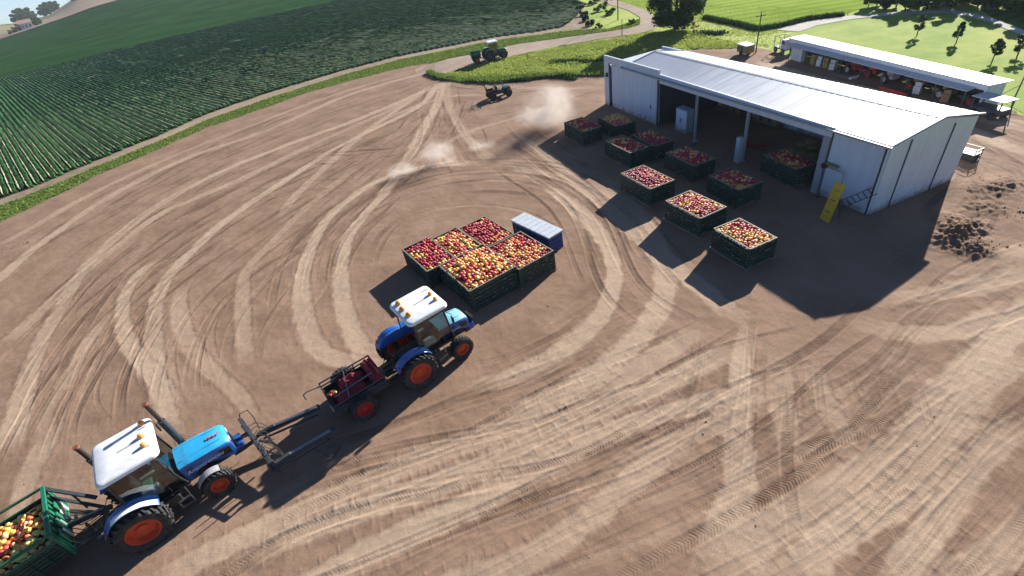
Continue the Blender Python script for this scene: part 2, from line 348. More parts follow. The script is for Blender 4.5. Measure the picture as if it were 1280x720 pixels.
for k in range(k0, k1):
    o = n_ * (k * .72); ts = []
    for i in range(len(field_poly)):
        a = FP[i] - o; b_ = FP[(i + 1) % len(FP)] - o; an = a @ n_; bn = b_ @ n_
        if (an > 0) != (bn > 0):
            t = an / (an - bn); ts.append((a + (b_ - a) * t) @ u_)
    ts.sort()
    for q in range(0, len(ts) - 1, 2):
        t0, t1 = ts[q] + rng.uniform(.1, .5), ts[q + 1]
        p0 = o + u_ * t0
        if np.hypot(*p0) > 260: continue
        tt = []; t = t0
        while t < t1:
            p = o + u_ * t; d = np.hypot(*p)
            if d > 230: break
            tt.append(t); t += .28 if d < 60 else (.45 if d < 100 else (.9 if d < 150 else 1.8))
        if len(tt) < 3: continue
        tt = np.array(tt); m_ = len(tt)
        wob = np.interp(tt, np.arange(tt[0] - 3, tt[-1] + 6, 3), rng.normal(0, .045, len(np.arange(tt[0] - 3, tt[-1] + 6, 3))))
        gapn = vnoise0(o[0] + u_[0] * tt, o[1] + u_[1] * tt); hh = (.36 + rng.normal(0, .03, m_)) * gapn; ww = (.27 + rng.normal(0, .018, m_)) * (.5 + .5 * gapn)
        hh[0] *= .5; ww[0] *= .5
        base = len(verts)
        for j, (so, hz) in enumerate(((-1, 0), (-.95, .55), (-.25, 1), (.4, .95), (1, .5), (.95, 0))):
            jx = rng.normal(0, .028, m_); jz = rng.normal(0, .03, m_) if hz else 0
            P_ = o[None] + u_[None] * tt[:, None] + n_[None] * (so * ww + wob + jx)[:, None]
            z = hh * hz + jz + .02
            verts += list(map(tuple, np.column_stack([P_, z])))
        for j in range(5):
            for i in range(m_ - 1):
                a = base + j * m_ + i; faces.append((a, a + 1, a + m_ + 1, a + m_))
        kd = np.hypot(*(o[None] + u_[None] * tt[:, None]).T); tk = tt[kd < 228]
        if len(tk) > 3:
            tk = tk[::2] if len(tk) > 12 else tk; b2 = len(rv); mk = len(tk); kf = np.clip((np.hypot(*(o[None] + u_[None] * tk[:, None]).T) - 50) / 100, 0, 1); hr_ = .45 - .25 * kf + rng.normal(0, .02, mk); wr_ = np.clip((.038 - .012 * kf) * (1 + rng.normal(0, .25, mk)), .015, .2)
            for so, hz in ((-2.2, 0), (-.8, 1), (.8, 1), (2.2, 0)):
                P_ = o[None] + u_[None] * tk[:, None] + n_[None] * (.36 + so * wr_ + rng.normal(0, .02, mk))[:, None]
                rv += list(map(tuple, np.column_stack([P_, hz * hr_ + .01])))
            for j in range(3):
                for i in range(mk - 1): a = b2 + j * mk + i; rf2.append((a, a + 1, a + mk + 1, a + mk))
mb = MB(); mb.v = verts; mb.f = faces; mb.m = [0] * len(faces)
o = mb.build('crop_rows', M['crop'], fix=False); tag(o, 'dark green leafy crop rows filling the field left of the dirt yard', 'crop', kind='stuff')
# raised pale ridges added to show sunlit soil between the crop rows
mb = MB(); mb.v = rv; mb.f = rf2; mb.m = [0] * len(rf2)
o = mb.build('lit_soil_ridges', mat('lit_soil', (.36, .38, .22), .95, var=.25, scale=2), fix=False); tag(o, 'thin pale ridges added for the sunlit soil between the dark crop rows', 'lit_soil', kind='stuff')
def polar(name, a0, a1, d0, d1, up, m, na=40, nd=30):
    """terrain-hugging sheet between two azimuths; d1 may vary with azimuth"""
    V = []; F = []
    for i in range(na + 1):
        a = a0 + (a1 - a0) * i / na; e = d1(a) if callable(d1) else d1
        for j in range(nd + 1):
            d = d0 + (e - d0) * j / nd; x = d * math.sin(R(a)); y = d * math.cos(R(a)); V.append((x, y, float(hill_h(np.array(x), np.array(y))) + (up(d) if callable(up) else up)))
    for i in range(na):
        for j in range(nd): k = i * (nd + 1) + j; F.append((k, k + nd + 1, k + nd + 2, k + 1))
    mb = MB(); mb.add(V, F); o = mb.build(name, m, fix=False, smooth=True); bm = bmesh.new(); bm.from_mesh(o.data)
    if sum(f.normal.z for f in bm.faces) < 0: bmesh.ops.reverse_faces(bm, faces=bm.faces); bm.to_mesh(o.data)
    bm.free(); return tag(o, kind='structure')
polar('crop_canopy', -46, 1.5, 200, 600, lambda d: .30 if d > 225 else .0 + .30 * (d - 200) / 25, M['g_crop'])
polar('ploughed_strip', -39, -20, 598, lambda a: 614 + (a + 39) * 34, .9, M['g_tan'])
# ------------------------------------------------------------------ roads, tracks and fields behind
sheet('lawn', [(28.76, 49.87), (39.65, 60.37), (44.16, 58.44), (48.87, 56.01), (51.38, 52.56), (51.11, 48.3), (49.24, 42.46), (44.82, 34.2), (33.18, 23.26), (34.97, 27.93), (36.11, 31.77), (31.73, 50.72)], .014, M['g_lawn'])
ROADPOLY = [(-7.89, 75.34), (-6.55, 77.31), (-2.93, 78.55), (1.94, 78.72), (8.14, 79.51), (14, 78.03), (19.68, 76.61), (23.56, 75.69), (25.7, 76.81), (27.41, 81.95), (27.95, 89.74), (27.35, 97.24), (26.99, 105.41), (27.32, 115.15), (29.4, 114.6), (29.29, 105.7), (29.82, 95.75), (30.01, 87.76), (29.54, 80.85), (28.22, 75.22), (26.13, 71.99), (23.85, 71.25), (18.59, 72.51), (12.97, 72.81), (7.19, 72.13), (1.5, 71.47), (-1.33, 70.44), (-3.55, 69), (-5.16, 67.63), (-6.81, 68.9)]
sheet('dirt_road', ROADPOLY, .05, M['g_road'])
#ribbon('road_crown', [(-2.97, 73.27), (1.68, 74.43), (7.65, 75.67), (13.47, 75.34), (19.12, 74.51), (24.24, 74.17)], [.5, .6, .5], .054, M['g_pale'])
ribbon('pale_road', [(36.96, 58.25), (39.99, 59.34), (43.65, 59.1), (47.27, 57.54), (50.23, 55.43), (52.07, 52.85), (51.56, 48.8), (50.23, 44.86), (48.21, 39.99), (44.82, 34.2)], [2.6, 2.2, 1.6, 1.3, .8, .8, .8], .05, M['g_pale'])
ribbon('pale_side_road', [(51.87, 53.13), (53.46, 56.25), (54.55, 60.78), (55.71, 66.12)], [.9, 1.4, 1.4], .045, M['g_pale'])
sheet('row_field', [(29.56, 88.42), (28.55, 104.18), (30.24, 119.85), (53.25, 75.14), (51.21, 62.87), (45.84, 60.89), (40.98, 62.57), (36.92, 62.46), (33.49, 67.96), (33.35, 72.51)], .02, M['g_rows'])
sheet('lower_field', [(52.32, 48.92), (54.22, 52.35), (56.16, 49.5), (53.68, 38.7), (45.2, 31.3), (49.34, 41.12)], .02, cropground('field_green', R(20), 1.5, (.05, .11, .03), (.10, .18, .05)))

# ------------------------------------------------------------------ the dirt yard: one heightfield of tyre tracks
YARD = [(-49.6, 41.37), (-45.92, 45.02), (-44.46, 47.88), (-43.02, 51.32), (-41.12, 55.5), (-37.83, 59.96), (-34.39, 65.87), (-28.34, 70.03), (-23.91, 74.59), (-17.29, 76.94), (-10.3, 79.42), (-6.66, 80.71), (-4.38, 76.52), (-5.26, 73.19), (-6.03, 71.89), (-4.63, 68.52), (-1.5, 64.41), (2.79, 60.75), (6.56, 59.79), (10.02, 57.85), (13.23, 55.69), (14.58, 54.99), (18.75, 58.75), (24.64, 59.26), (27.93, 56.08), (30.55, 54.44), (31.51, 52.62), (31.38, 48.68), (35.22, 30.74), (34.55, 27.51), (32.01, 19.78)] + [(75, 20), (60, -3), (-40, -3), (-60, 20)]
# tracks: (guide line, copies, sideways spread, paleness, tread, width)
TR = [
 ([(-39.7, 32.04), (-38.09, 34.59), (-36.1, 41.46), (-33.02, 49.94), (-27.67, 58.49), (-20.03, 67.16), (-12.11, 72.96), (-5.3, 75.22)], 4, 1.0, .9, .2, .7),
 ([(-34.98, 26.36), (-33.76, 28.83), (-33.08, 34.53), (-31.05, 41.37), (-26.16, 49.33), (-19.69, 56.72), (-12.1, 62.93), (-4.63, 68.08)], 4, 1.4, .9, .3, .7),
 ([(-29.9, 21.33), (-30.07, 23.91), (-30.39, 28.65), (-29.64, 35.05), (-26.78, 43.07), (-21.11, 48.94), (-13.08, 55.62), (-4.27, 63.7)], 4, 1.6, .8, .4, .6),
 ([(-25.37, 16.64), (-26.2, 18.75), (-27.71, 23.26), (-28.75, 30.44), (-27.29, 36.65), (-22.76, 42.13), (-16.14, 48.55), (-8.56, 55.74), (-3.56, 63.18)], 4, 1.6, .8, .6, .6),
 ([(-19.54, 9.89), (-20.36, 11.8), (-22.45, 15.98), (-24.39, 21.7), (-24.79, 27.33), (-23.21, 33.28), (-19.13, 39.73), (-13.08, 44.86), (-6.55, 51.68), (-2.58, 60.96)], 4, 1.4, .8, .6, .6),
 ([(-17.35, 8.01), (-19.95, 13.07), (-21.68, 18.68), (-22.12, 23.76), (-21.05, 28.36), (-18.36, 33.22), (-14.16, 39.11), (-9.4, 46.07), (-4.02, 55.86)], 3, 1.2, .8, .6, .55),
 ([(-16.18, 11.62), (-20.26, 18.33), (-21.26, 22.13), (-21.47, 25.87), (-19.63, 28.83)], 2, .8, .9, .2, .5),
 ([(-15.17, 12.07), (-18.19, 17.81), (-19.43, 21.61), (-19.35, 25.61), (-17.3, 30.02), (-13.16, 34.31), (-9.52, 40.29), (-5.59, 48.55)], 4, 1.2, .8, .6, .55),
 ([(-13.73, 13.21), (-15.76, 17.19), (-16.7, 21.5), (-15.89, 25.76), (-13.29, 29.62), (-10.74, 34.65), (-7.48, 41.09), (-4.4, 50.38), (-3.56, 62.41)], 4, 1.2, .8, .5, .55),
 ([(-12.15, 14.46), (-13.79, 19.42), (-13.2, 23.29), (-11.85, 28.06), (-9.88, 32.96), (-7.28, 38.37), (-5.44, 43.95), (-4.44, 53.14), (-4.29, 66.97)], 3, 1.0, .8, .5, .55),
 ([(-6.07, 13.03), (-8.57, 15.87), (-10.6, 19.13), (-11.93, 22.89), (-12.43, 28.27), (-11.05, 32.8), (-7.7, 35.45), (-3.25, 36.47), (1.74, 34.87), (5.44, 31.64), (7.23, 27.61), (7.72, 22.75), (7.44, 18.84), (6.56, 15.93), (4.9, 14.27), (2.51, 13.03), (0.1, 12.37)], 4, .9, .95, .3, .6),
 ([(-5.93, 15.19), (-8.14, 17.86), (-9.68, 20.78), (-10.35, 24.36), (-9.76, 28.32), (-7.94, 31.54), (-4.47, 32.65), (0.19, 31.55), (3.7, 28.53), (5.41, 24.59), (5.6, 20.97), (4.67, 17.72), (3.03, 15.84), (1.18, 14.79), (-0.7, 13.85)], 4, .8, .9, .3, .55),
 ([(-7.54, 23.04), (-7.53, 27.49), (-5.54, 29.98), (-1.59, 30.77)], 2, .6, .9, .2, .5),
 ([(2.53, 41.68), (3.72, 35.51), (4.91, 31.89), (6.14, 27.49), (6.41, 21.5), (6.96, 17), (8.38, 14.3), (9.83, 13.15)], 4, 1.2, .9, .3, .6),
 ([(-3.06, 62.05), (-3.32, 49.72), (-2.18, 40.26), (-0.74, 35.28), (1.42, 32.09)], 3, 1.0, .7, .5, .5),
 ([(-0.42, 55.03), (2.53, 41.68), (4.62, 33.49), (6.14, 27.49), (7.06, 22.11), (8.23, 19.3)], 3, 1.2, .8, .5, .5),
 ([(-11.43, 7.02), (-10.14, 9.23), (-6.68, 10.32), (-2.21, 11.38), (3.01, 12.48), (8.28, 14.08), (11.22, 15.67)], 4, 1.0, .85, .9, .55),
 ([(-15.82, 6.89), (-12.8, 7.81), (-9.34, 9.36), (-5.19, 10.01), (-0.76, 10.7), (4.08, 11.8), (7.97, 13.42)], 3, 1.2, .85, .9, .55),
 ([(-12.39, 6.96), (-10.13, 7.58), (-6.98, 8.63), (-2.9, 9.23), (1.78, 10.13), (6.5, 11.6), (9.72, 12.94)], 4, 1.0, .9, 1.0, .55),
 ([(-9.69, 6.31), (-6.98, 7.14), (-3.47, 7.96), (0.31, 8.58), (4.83, 9.78), (9.62, 11.63), (11.94, 12.33)], 4, 1.0, .9, 1.0, .55),
 ([(-6.26, 5.74), (-3.48, 6.52), (0.06, 7.29), (4.26, 8.34), (9.33, 10.13), (14.32, 11.67), (17.39, 12.69)], 4, 1.0, .9, 1.0, .55),
 ([(-2.59, 5.33), (-0.21, 5.95), (3.66, 6.85), (8.11, 8.1), (13.24, 10.29), (16.71, 11.91), (21.95, 13.99)], 4, .9, .95, 1.0, .55),
 ([(-0.02, 4.72), (2.65, 5.44), (6.11, 6.37), (10.76, 8.12), (15.19, 10.18), (20.47, 12.52)], 4, .8, 1.0, 1.0, .5),
 ([(2.64, 4.28), (4.93, 5.04), (8.16, 6.22), (11.87, 7.87), (15.61, 9.68), (19.51, 11.57)], 5, .7, 1.0, 1.0, .5),
 ([(5.24, 4.03), (6.92, 4.69), (9.81, 5.89), (13.61, 7.78), (17.81, 9.89)], 4, .7, 1.0, 1.0, .5),
 ([(7.1, 3.72), (8.64, 4.39), (11.2, 5.62), (15.8, 7.9)], 4, .6, 1.0, 1.0, .5),
 ([(8.71, 3.46), (10.11, 4.13), (14.53, 6.17)], 3, .6, 1.0, 1.0, .5),
 ([(9.61, 15.02), (8.67, 12.31), (7.16, 9.58), (5.69, 7.21), (4.3, 5.57)], 3, .6, 1.0, .6, .5),
 ([(9.72, 12.94), (8.52, 10.33), (7.2, 8.6), (6.03, 7.14)], 3, .5, .9, .6, .45),
 ([(11.09, 13.03), (10.12, 10.69), (9.13, 8.8), (7.88, 7.3)], 2, .5, .7, .9, .45),
 ([(12.75, 13.05), (11.64, 10.31), (10.92, 8.72), (9.85, 6.89)], 2, .5, .7, .8, .45),
 ([(9.22, 15.7), (7.92, 12.96), (6.15, 10.17), (4.15, 8.07)], 2, .5, .8, .8, .45),
 ([(25.23, 16.13), (22.84, 15.59), (20.6, 14.75), (18.42, 14.27), (15.22, 12.83), (12.75, 11.66)], 4, .8, .9, .7, .5),
 ([(23.66, 14.64), (21.22, 13.94), (18.64, 13.36), (16.27, 12.52), (12.5, 10.48)], 3, .8, .9, .9, .5),
 ([(31.5, 21.67), (31.34, 24.24), (31.38, 26.36), (31.42, 28.74), (31.08, 31.69), (30.75, 36.95), (29.7, 43.87)], 5, .8, 1.0, .3, .5),
 ([(28.55, 18.9), (28.56, 21.41), (28.6, 23.12), (29.23, 25.38), (30.12, 27.86)], 4, .7, .9, .5, .45),
 ([(27.85, 24.11), (26.16, 21.46), (25, 19.05), (24.69, 17.09)], 3, .5, .3, 1.0, .45),
 ([(21.1, 16.94), (23.67, 18.72), (25.94, 20.04), (28.85, 22.4), (31.66, 24.08)], 3, .5, .3, 1.0, .45),
 ([(23.48, 20.15), (24.56, 20.16), (25.47, 19.77), (28.14, 20.55)], 3, .5, .3, 1.0, .45),
 ([(24.4, 21.73), (27.63, 23.6), (27.33, 22), (24.99, 18.61), (21.96, 15.24)], 2, .5, .3, 1.0, .45),
 ([(28.41, 24.47), (26.13, 20.95), (23.73, 16.69)], 4, .5, .3, 1.0, .5), ([(19.58, 15.41), (22.85, 17.81), (29.23, 22.8)], 4, .5, .3, 1.0, .5), ([(22.79, 19.34), (24.56, 19.69), (26.79, 19.2)], 4, .45, .3, 1.0, .5), ([(21.59, 17.5), (23.83, 18.23), (25.88, 18.08)], 3, .5, .3, 1.0, .5), ([(20.22, 17.26), (20.14, 15.22), (20.96, 14.03)], 3, .5, .3, 1.0, .5),
 ([(-5.61, 64.69), (0.62, 57.26), (7.45, 53.73), (13.56, 51.9)], 3, .8, .8, .3, .55),
 ([(13.47, 50.02), (8.06, 47.89), (3.02, 45.9), (-3.17, 47.15)], 2, 1.0, .6, .3, .5),
 ([(-21.33, 46.96), (-17.13, 45.9), (-12.09, 43.39), (-7.62, 43.07), (-4.71, 44.61)], 2, .8, .3, .9, .5),
 ([(-21.92, 37.91), (-18.09, 38.5), (-12.52, 37.59), (-9.03, 36.04)], 2, .6, .3, .9, .5),
 ([(-1.3, 8.62), (1.92, 8.53), (6.42, 10.1), (8.93, 12.69)], 2, .8, .8, .9, .5),
 ([(-5.4, 12.88), (-0.75, 13.42), (3.08, 15.29), (6.31, 18.51)], 3, .9, .8, .9, .5),
 ([(-1.05, 17.59), (2.14, 17.86), (5.2, 20.33), (7.86, 24.62)], 2, .9, .8, .4, .5),
]
NR, NC = 940, 1500
q = np.exp(np.linspace(math.log(1 + 12), math.log(92 + 12), NR)) - 12
sc = np.linspace(-1.12, 1.12, NC); wid = 12 + .95 * q
X = sc[None, :] * wid[:, None]; Y = np.repeat(q[:, None], NC, 1)
def vnoise(x, y, s, seed):
    r = np.random.default_rng(seed); T = r.random((256, 256)); x = x / s; y = y / s
    xi = np.floor(x).astype(int); yi = np.floor(y).astype(int); fx = x - xi; fy = y - yi; fx = fx * fx * (3 - 2 * fx); fy = fy * fy * (3 - 2 * fy)
    g_ = lambda a, b: T[a & 255, b & 255]
    return (g_(xi, yi) * (1 - fx) + g_(xi + 1, yi) * fx) * (1 - fy) + (g_(xi, yi + 1) * (1 - fx) + g_(xi + 1, yi + 1) * fx) * fy
mask = in_poly(X + (vnoise(X, Y, .5, 1) - .5) * .7 + (vnoise(X, Y, .15, 5) - .5) * .25, Y + (vnoise(X, Y, .6, 2) - .5) * .7 + (vnoise(X, Y, .15, 6) - .5) * .25, YARD)
Hh = .06 + (vnoise(X, Y, 4, 11) - .5) * .06 + (vnoise(X, Y, 1.1, 12) - .5) * .03 + (vnoise(X, Y, .35, 13) - .5) * .018 + (vnoise(X, Y, .14, 14) - .5) * .008
A_pale = np.zeros_like(X); A_dark = np.zeros_like(X); A_s = np.zeros_like(X); A_v = np.zeros_like(X); A_t = np.zeros_like(X); bestd = np.full_like(X, 9.)
rt = np.random.default_rng(21)
def raster(line, hw, pale, tread, depth):
    """wheel path of half width hw pressed into the grid"""
    L = np.array(line); seg = np.linalg.norm(np.diff(L, axis=0), axis=1); S = np.concatenate([[0], np.cumsum(seg)])
    tot = S[-1]; kn = max(4, int(tot / 2.2)); sa = rt.random(kn) ; sb = rt.random(kn); ph = rt.random() * 50
    xs = np.linspace(0, tot, kn); rr = hw * 2.1
    dirs = np.diff(L, axis=0) / (seg[:, None] + 1e-9)
    for i in range(len(L) - 1):
        a = L[i]; b = L[i + 1]; ylo = min(a[1], b[1]) - rr; yhi = max(a[1], b[1]) + rr
        if yhi < q[0] or ylo > q[-1]: continue
        j0, j1 = np.searchsorted(q, [ylo, yhi]); j1 = min(j1 + 1, NR)
        if j1 <= j0: continue
        w0, w1 = wid[j0], wid[j1 - 1]; xlo = min(a[0], b[0]) - rr; xhi = max(a[0], b[0]) + rr
        slo = min(xlo / w0, xlo / w1); shi = max(xhi / w0, xhi / w1)
        i0, i1 = np.searchsorted(sc, [slo, shi])
        if i1 <= i0: continue
        sl = (slice(j0, j1), slice(i0, i1)); dx = X[sl] - a[0]; dy = Y[sl] - a[1]; ux, uy = dirs[i]
        t = dx * ux + dy * uy; v = dx * -uy + dy * ux
        ok = (t >= 0) & (t < seg[i] + 1e-6) & (np.abs(v) < rr) & mask[sl]
        if not ok.any(): continue
        s = S[i] + t; e1 = np.interp(s, xs, sa); e2 = np.interp(s, xs, sb)
        av = np.abs(v) / hw; core = np.clip(1.25 - av, 0, 1); core = np.minimum(core * 2.2, 1); soft = np.exp(-(av / 1.05) ** 2 * 1.1)
        endf = np.clip(np.minimum(s, tot - s) / 3.0, 0, 1)
        A_pale[sl] = np.where(ok, np.maximum(A_pale[sl], soft * pale * endf * np.clip(e1 * 1.5 - .1, 0, 1)), A_pale[sl])
        dk = core * np.clip(e2 * 2 - .75, 0, 1) * endf * (1 if depth > .005 else .35)
        A_dark[sl] = np.where(ok, np.maximum(A_dark[sl] * .92, dk), A_dark[sl])
        tt = dk * tread
        upd = ok & (tt > A_t[sl] * .7) & (tt > .02)
        A_t[sl] = np.where(upd, tt, A_t[sl]); A_s[sl] = np.where(upd, s + ph, A_s[sl]); A_v[sl] = np.where(upd, v, A_v[sl])
        lip = np.exp(-((av - 1.35) / .3) ** 2) * .018 * endf
        Hh[sl] += np.where(ok, (lip - depth * core * endf) * (.35 + .9 * e2) * .55, 0)
for guide, n, spread, pale, tread, w in TR:
    base = smooth_line(guide, .5)
    for c in range(n):
        kn = 6; off0 = (c - (n - 1) / 2) * spread * 1.15 + rt.normal(0, .25)
        wob = np.interp(np.linspace(0, 1, len(base)), np.linspace(0, 1, kn), rt.normal(0, spread * .45, kn))
        d = np.gradient(base, axis=0); d /= np.linalg.norm(d, axis=1)[:, None] + 1e-9; nn = np.stack([-d[:, 1], d[:, 0]], 1)
        f0 = rt.uniform(0, .25); f1 = rt.uniform(.75, 1); i0 = int(f0 * len(base)); i1 = int(f1 * len(base))
        n_ok = rt.random() < .75
        for side in ((-1, 1) if n_ok else ()):
            ln = (base + nn * (off0 + wob + side * .95)[:, None])[i0:i1]
            if len(ln) < 4: continue
            kern = np.ones(7) / 7; lx = np.convolve(np.pad(ln[:, 0], 3, 'edge'), kern, 'valid'); ly = np.convolve(np.pad(ln[:, 1], 3, 'edge'), kern, 'valid')
            raster(np.stack([lx, ly], 1), w * rt.uniform(.16, .45), pale * rt.uniform(.05, .48), (tread * rt.uniform(.3, 1) if rt.random() < .75 else 0), rt.uniform(.008, .035))
# wide pale swaths where wheels have polished the dust: (line, half width, paleness)
SW = [
 ([(-36.84, 29.94), (-36.62, 32.63), (-36.89, 38.06), (-35.67, 46.07), (-31.59, 53.55), (-24.64, 58.17), (-15.93, 68.16), (-4.69, 72.72)], .55, .8), ([(-42.27, 37.52), (-40.6, 41.76), (-38.67, 48.26), (-33.35, 56.35), (-25.4, 63.7), (-16.35, 70.89), (-6.44, 74.16)], .5, .6),
 ([(-29.68, 22.17), (-29.34, 24.76), (-29.55, 29.47), (-28.63, 35.03), (-27.61, 39.37), (-22.53, 43.58), (-16.51, 50.35), (-8.75, 58.34), (-4.59, 65.53)], .5, .75), ([(-22.76, 14.4), (-24.82, 18.42), (-26.34, 21.42), (-27.9, 25.76), (-29.7, 32.8), (-29.16, 40.3), (-26.24, 46.19), (-20.21, 51.39), (-12.87, 56.07), (-4.57, 63.93)], .5, .95),
 ([(-15.27, 15.19), (-16.26, 16.34), (-17.58, 17.6), (-20.12, 20.36), (-22.4, 23.48), (-23.47, 25.29), (-24.33, 27.44), (-24.54, 29.72), (-23.2, 31.28)], .42, 1.0), ([(-14.65, 13.41), (-16.85, 16.48), (-18.93, 20.05), (-20.68, 23.63), (-21.79, 27.42), (-21.48, 31.31), (-20.39, 36.05), (-18.09, 40.71), (-14.65, 47.12), (-10.81, 51.57), (-6.33, 56.75), (-3.87, 65.8)], .46, 1.0),
 ([(-11.13, 13.41), (-12.79, 15.5), (-15.02, 17.68), (-17.47, 20.81), (-19.61, 24.74), (-20.2, 27.61)], .4, .75), ([(-12.99, 17), (-14.16, 19.89), (-16.09, 25.91), (-15.67, 29.23), (-14.25, 35.03), (-11.15, 41.98)], .38, .6),
 ([(-4.84, 14.91), (-6.66, 15.97), (-9.41, 17.48), (-10.97, 20.17), (-12.21, 24.64), (-12.51, 29.12), (-11.72, 33.2), (-9.02, 37.1), (-4.58, 38.25), (-0, 36.69)], .5, 1.0), ([(-5.96, 15.59), (-7.25, 17.07), (-8.38, 19.42), (-9.21, 21.9), (-9.9, 25.95), (-9.73, 29.58), (-8.22, 34.4), (-7.05, 39.97), (-5.72, 47.42), (-4.2, 55.98), (-3.45, 66.32)], .48, 1.0),
 ([(-21.14, 14.84), (-22.51, 16.89), (-23.05, 19.57), (-23.78, 22.17), (-23.97, 25.83)], .4, .6), ([(-19.21, 9.83), (-20.53, 12.49), (-21.35, 14.89), (-22.2, 17.29)], .45, .7), ([(-11.28, 7.9), (-9.59, 8.34), (-7.31, 8.97), (-3.46, 9.65), (-1.12, 10.23), (2.08, 11.31), (5.8, 12.19), (9.25, 13.31)], .5, .9),
 ([(-13.89, 7.43), (-9.89, 9.32), (-5.8, 10.39), (-0.99, 11.28), (1.47, 12.04), (4.1, 12.85), (6.55, 14.06), (8.6, 14.77)], .5, .95), ([(-9.69, 6.31), (-6.28, 7.49), (-3.47, 8.22), (-1.25, 9.04), (1.78, 10.13), (4.14, 10.64), (7.43, 10.97), (9.68, 11.2)], .45, .9),
 ([(-6.46, 5.58), (-3.48, 6.2), (-1.53, 6.63), (1.14, 7.59), (4.28, 9.09), (5.96, 9.42)], .45, .9), ([(9.79, 14.69), (7.85, 11.46), (6.54, 9.06), (5.7, 7.48), (4.27, 6.02), (3.08, 4.58)], .45, 1.0), ([(10.33, 12.86), (9.18, 11.13), (8.12, 9.03), (7.65, 7.34)], .42, .8),
 ([(9.78, 12.46), (8.32, 10.95), (7.02, 10.14), (4.45, 9.53), (1.4, 8.64)], .4, .8), ([(3.23, 4.19), (4.32, 5.15), (5.45, 6.03), (8.17, 6.58), (11.45, 7.67), (14.15, 9.31), (18.31, 11.46), (21.58, 12.97)], .62, 1.0),
 ([(4.58, 3.96), (5.94, 4.86), (8.19, 5.74), (10.43, 6.38), (12.96, 7.93), (15.7, 9.47), (18.63, 10.7)], .5, 1.0), ([(7.17, 3.54), (8.64, 4.39), (10.64, 5.5), (13.06, 6.89), (16.34, 8.43)], .38, 1.0), ([(8.36, 3.51), (9.67, 4.11), (11.04, 4.45), (13.41, 5.54)], .4, 1.0),
 
 ([(12.98, 13.9), (14.32, 12.5), (16.39, 11.91), (20.35, 12.4)], .5, .9), ([(13.91, 14.27), (16.7, 13.85), (20.22, 13.97), (23.41, 14.73)], .5, .8), ([(18.75, 15.06), (20.82, 14.99), (24.69, 15.97)], .4, .7),
 ([(2.58, 42.07), (4.88, 34.93), (6.62, 27.29), (7.46, 21.97), (8.34, 18.54), (9.19, 15.25), (10.18, 13.79)], .55, .8), ([(3.71, 31.74), (4.99, 27.06), (5.74, 22.6), (5.2, 18.88), (3.68, 16.21), (1.52, 14.7), (-0.69, 13.94), (-3.43, 13.65)], .5, .95),
 ([(6.85, 30.3), (8.09, 25.35), (8.07, 20.9), (7.24, 17.55), (5.54, 15.12), (3.24, 13.29), (0.39, 12.22), (-2.52, 11.45)], .5, .9), ([(0.57, 35.76), (4.86, 31.63), (6.38, 27.39), (7.31, 22.91)], .45, .7), ([(-3.45, 66.32), (-2.71, 52.05), (-1.04, 42), (0.61, 36.22)], .5, .7),
 ([(-5.57, 63.12), (-10.19, 53.87), (-13.27, 45.98), (-15.48, 38.91), (-16.18, 32.99)], .4, .8), ([(-3.02, 67.26), (4.35, 57.37), (8.99, 52.62), (13.4, 50.7)], .5, .7), ([(2.31, 55.41), (-3.09, 57.82), (-8.51, 55.12), (-13.18, 50.43)], .45, .7),
 ([(33.48, 24.45), (32.95, 27.48), (32.06, 30.12), (30.92, 35.4), (29.07, 42.83), (28.48, 50.12)], .7, 1.0), ([(30.51, 21.59), (30.19, 23.55), (30.6, 26.35), (30.51, 28.95)], .5, .9), ([(11.12, 12.55), (10.09, 9.95), (9.66, 8.06), (9.09, 6.52)], .35, .6),
 ([(8.06, 47.89), (3.02, 45.9), (-0.91, 44.7), (-4.65, 41.53), (-7.28, 38.37)], .4, .6), ([(14.08, 12.19), (13.24, 10.29), (11.83, 8.83)], .35, .5), ([(-3.45, 10.95), (-0.32, 11.69), (3.36, 13.72), (6.22, 16.03)], .4, .7),
]
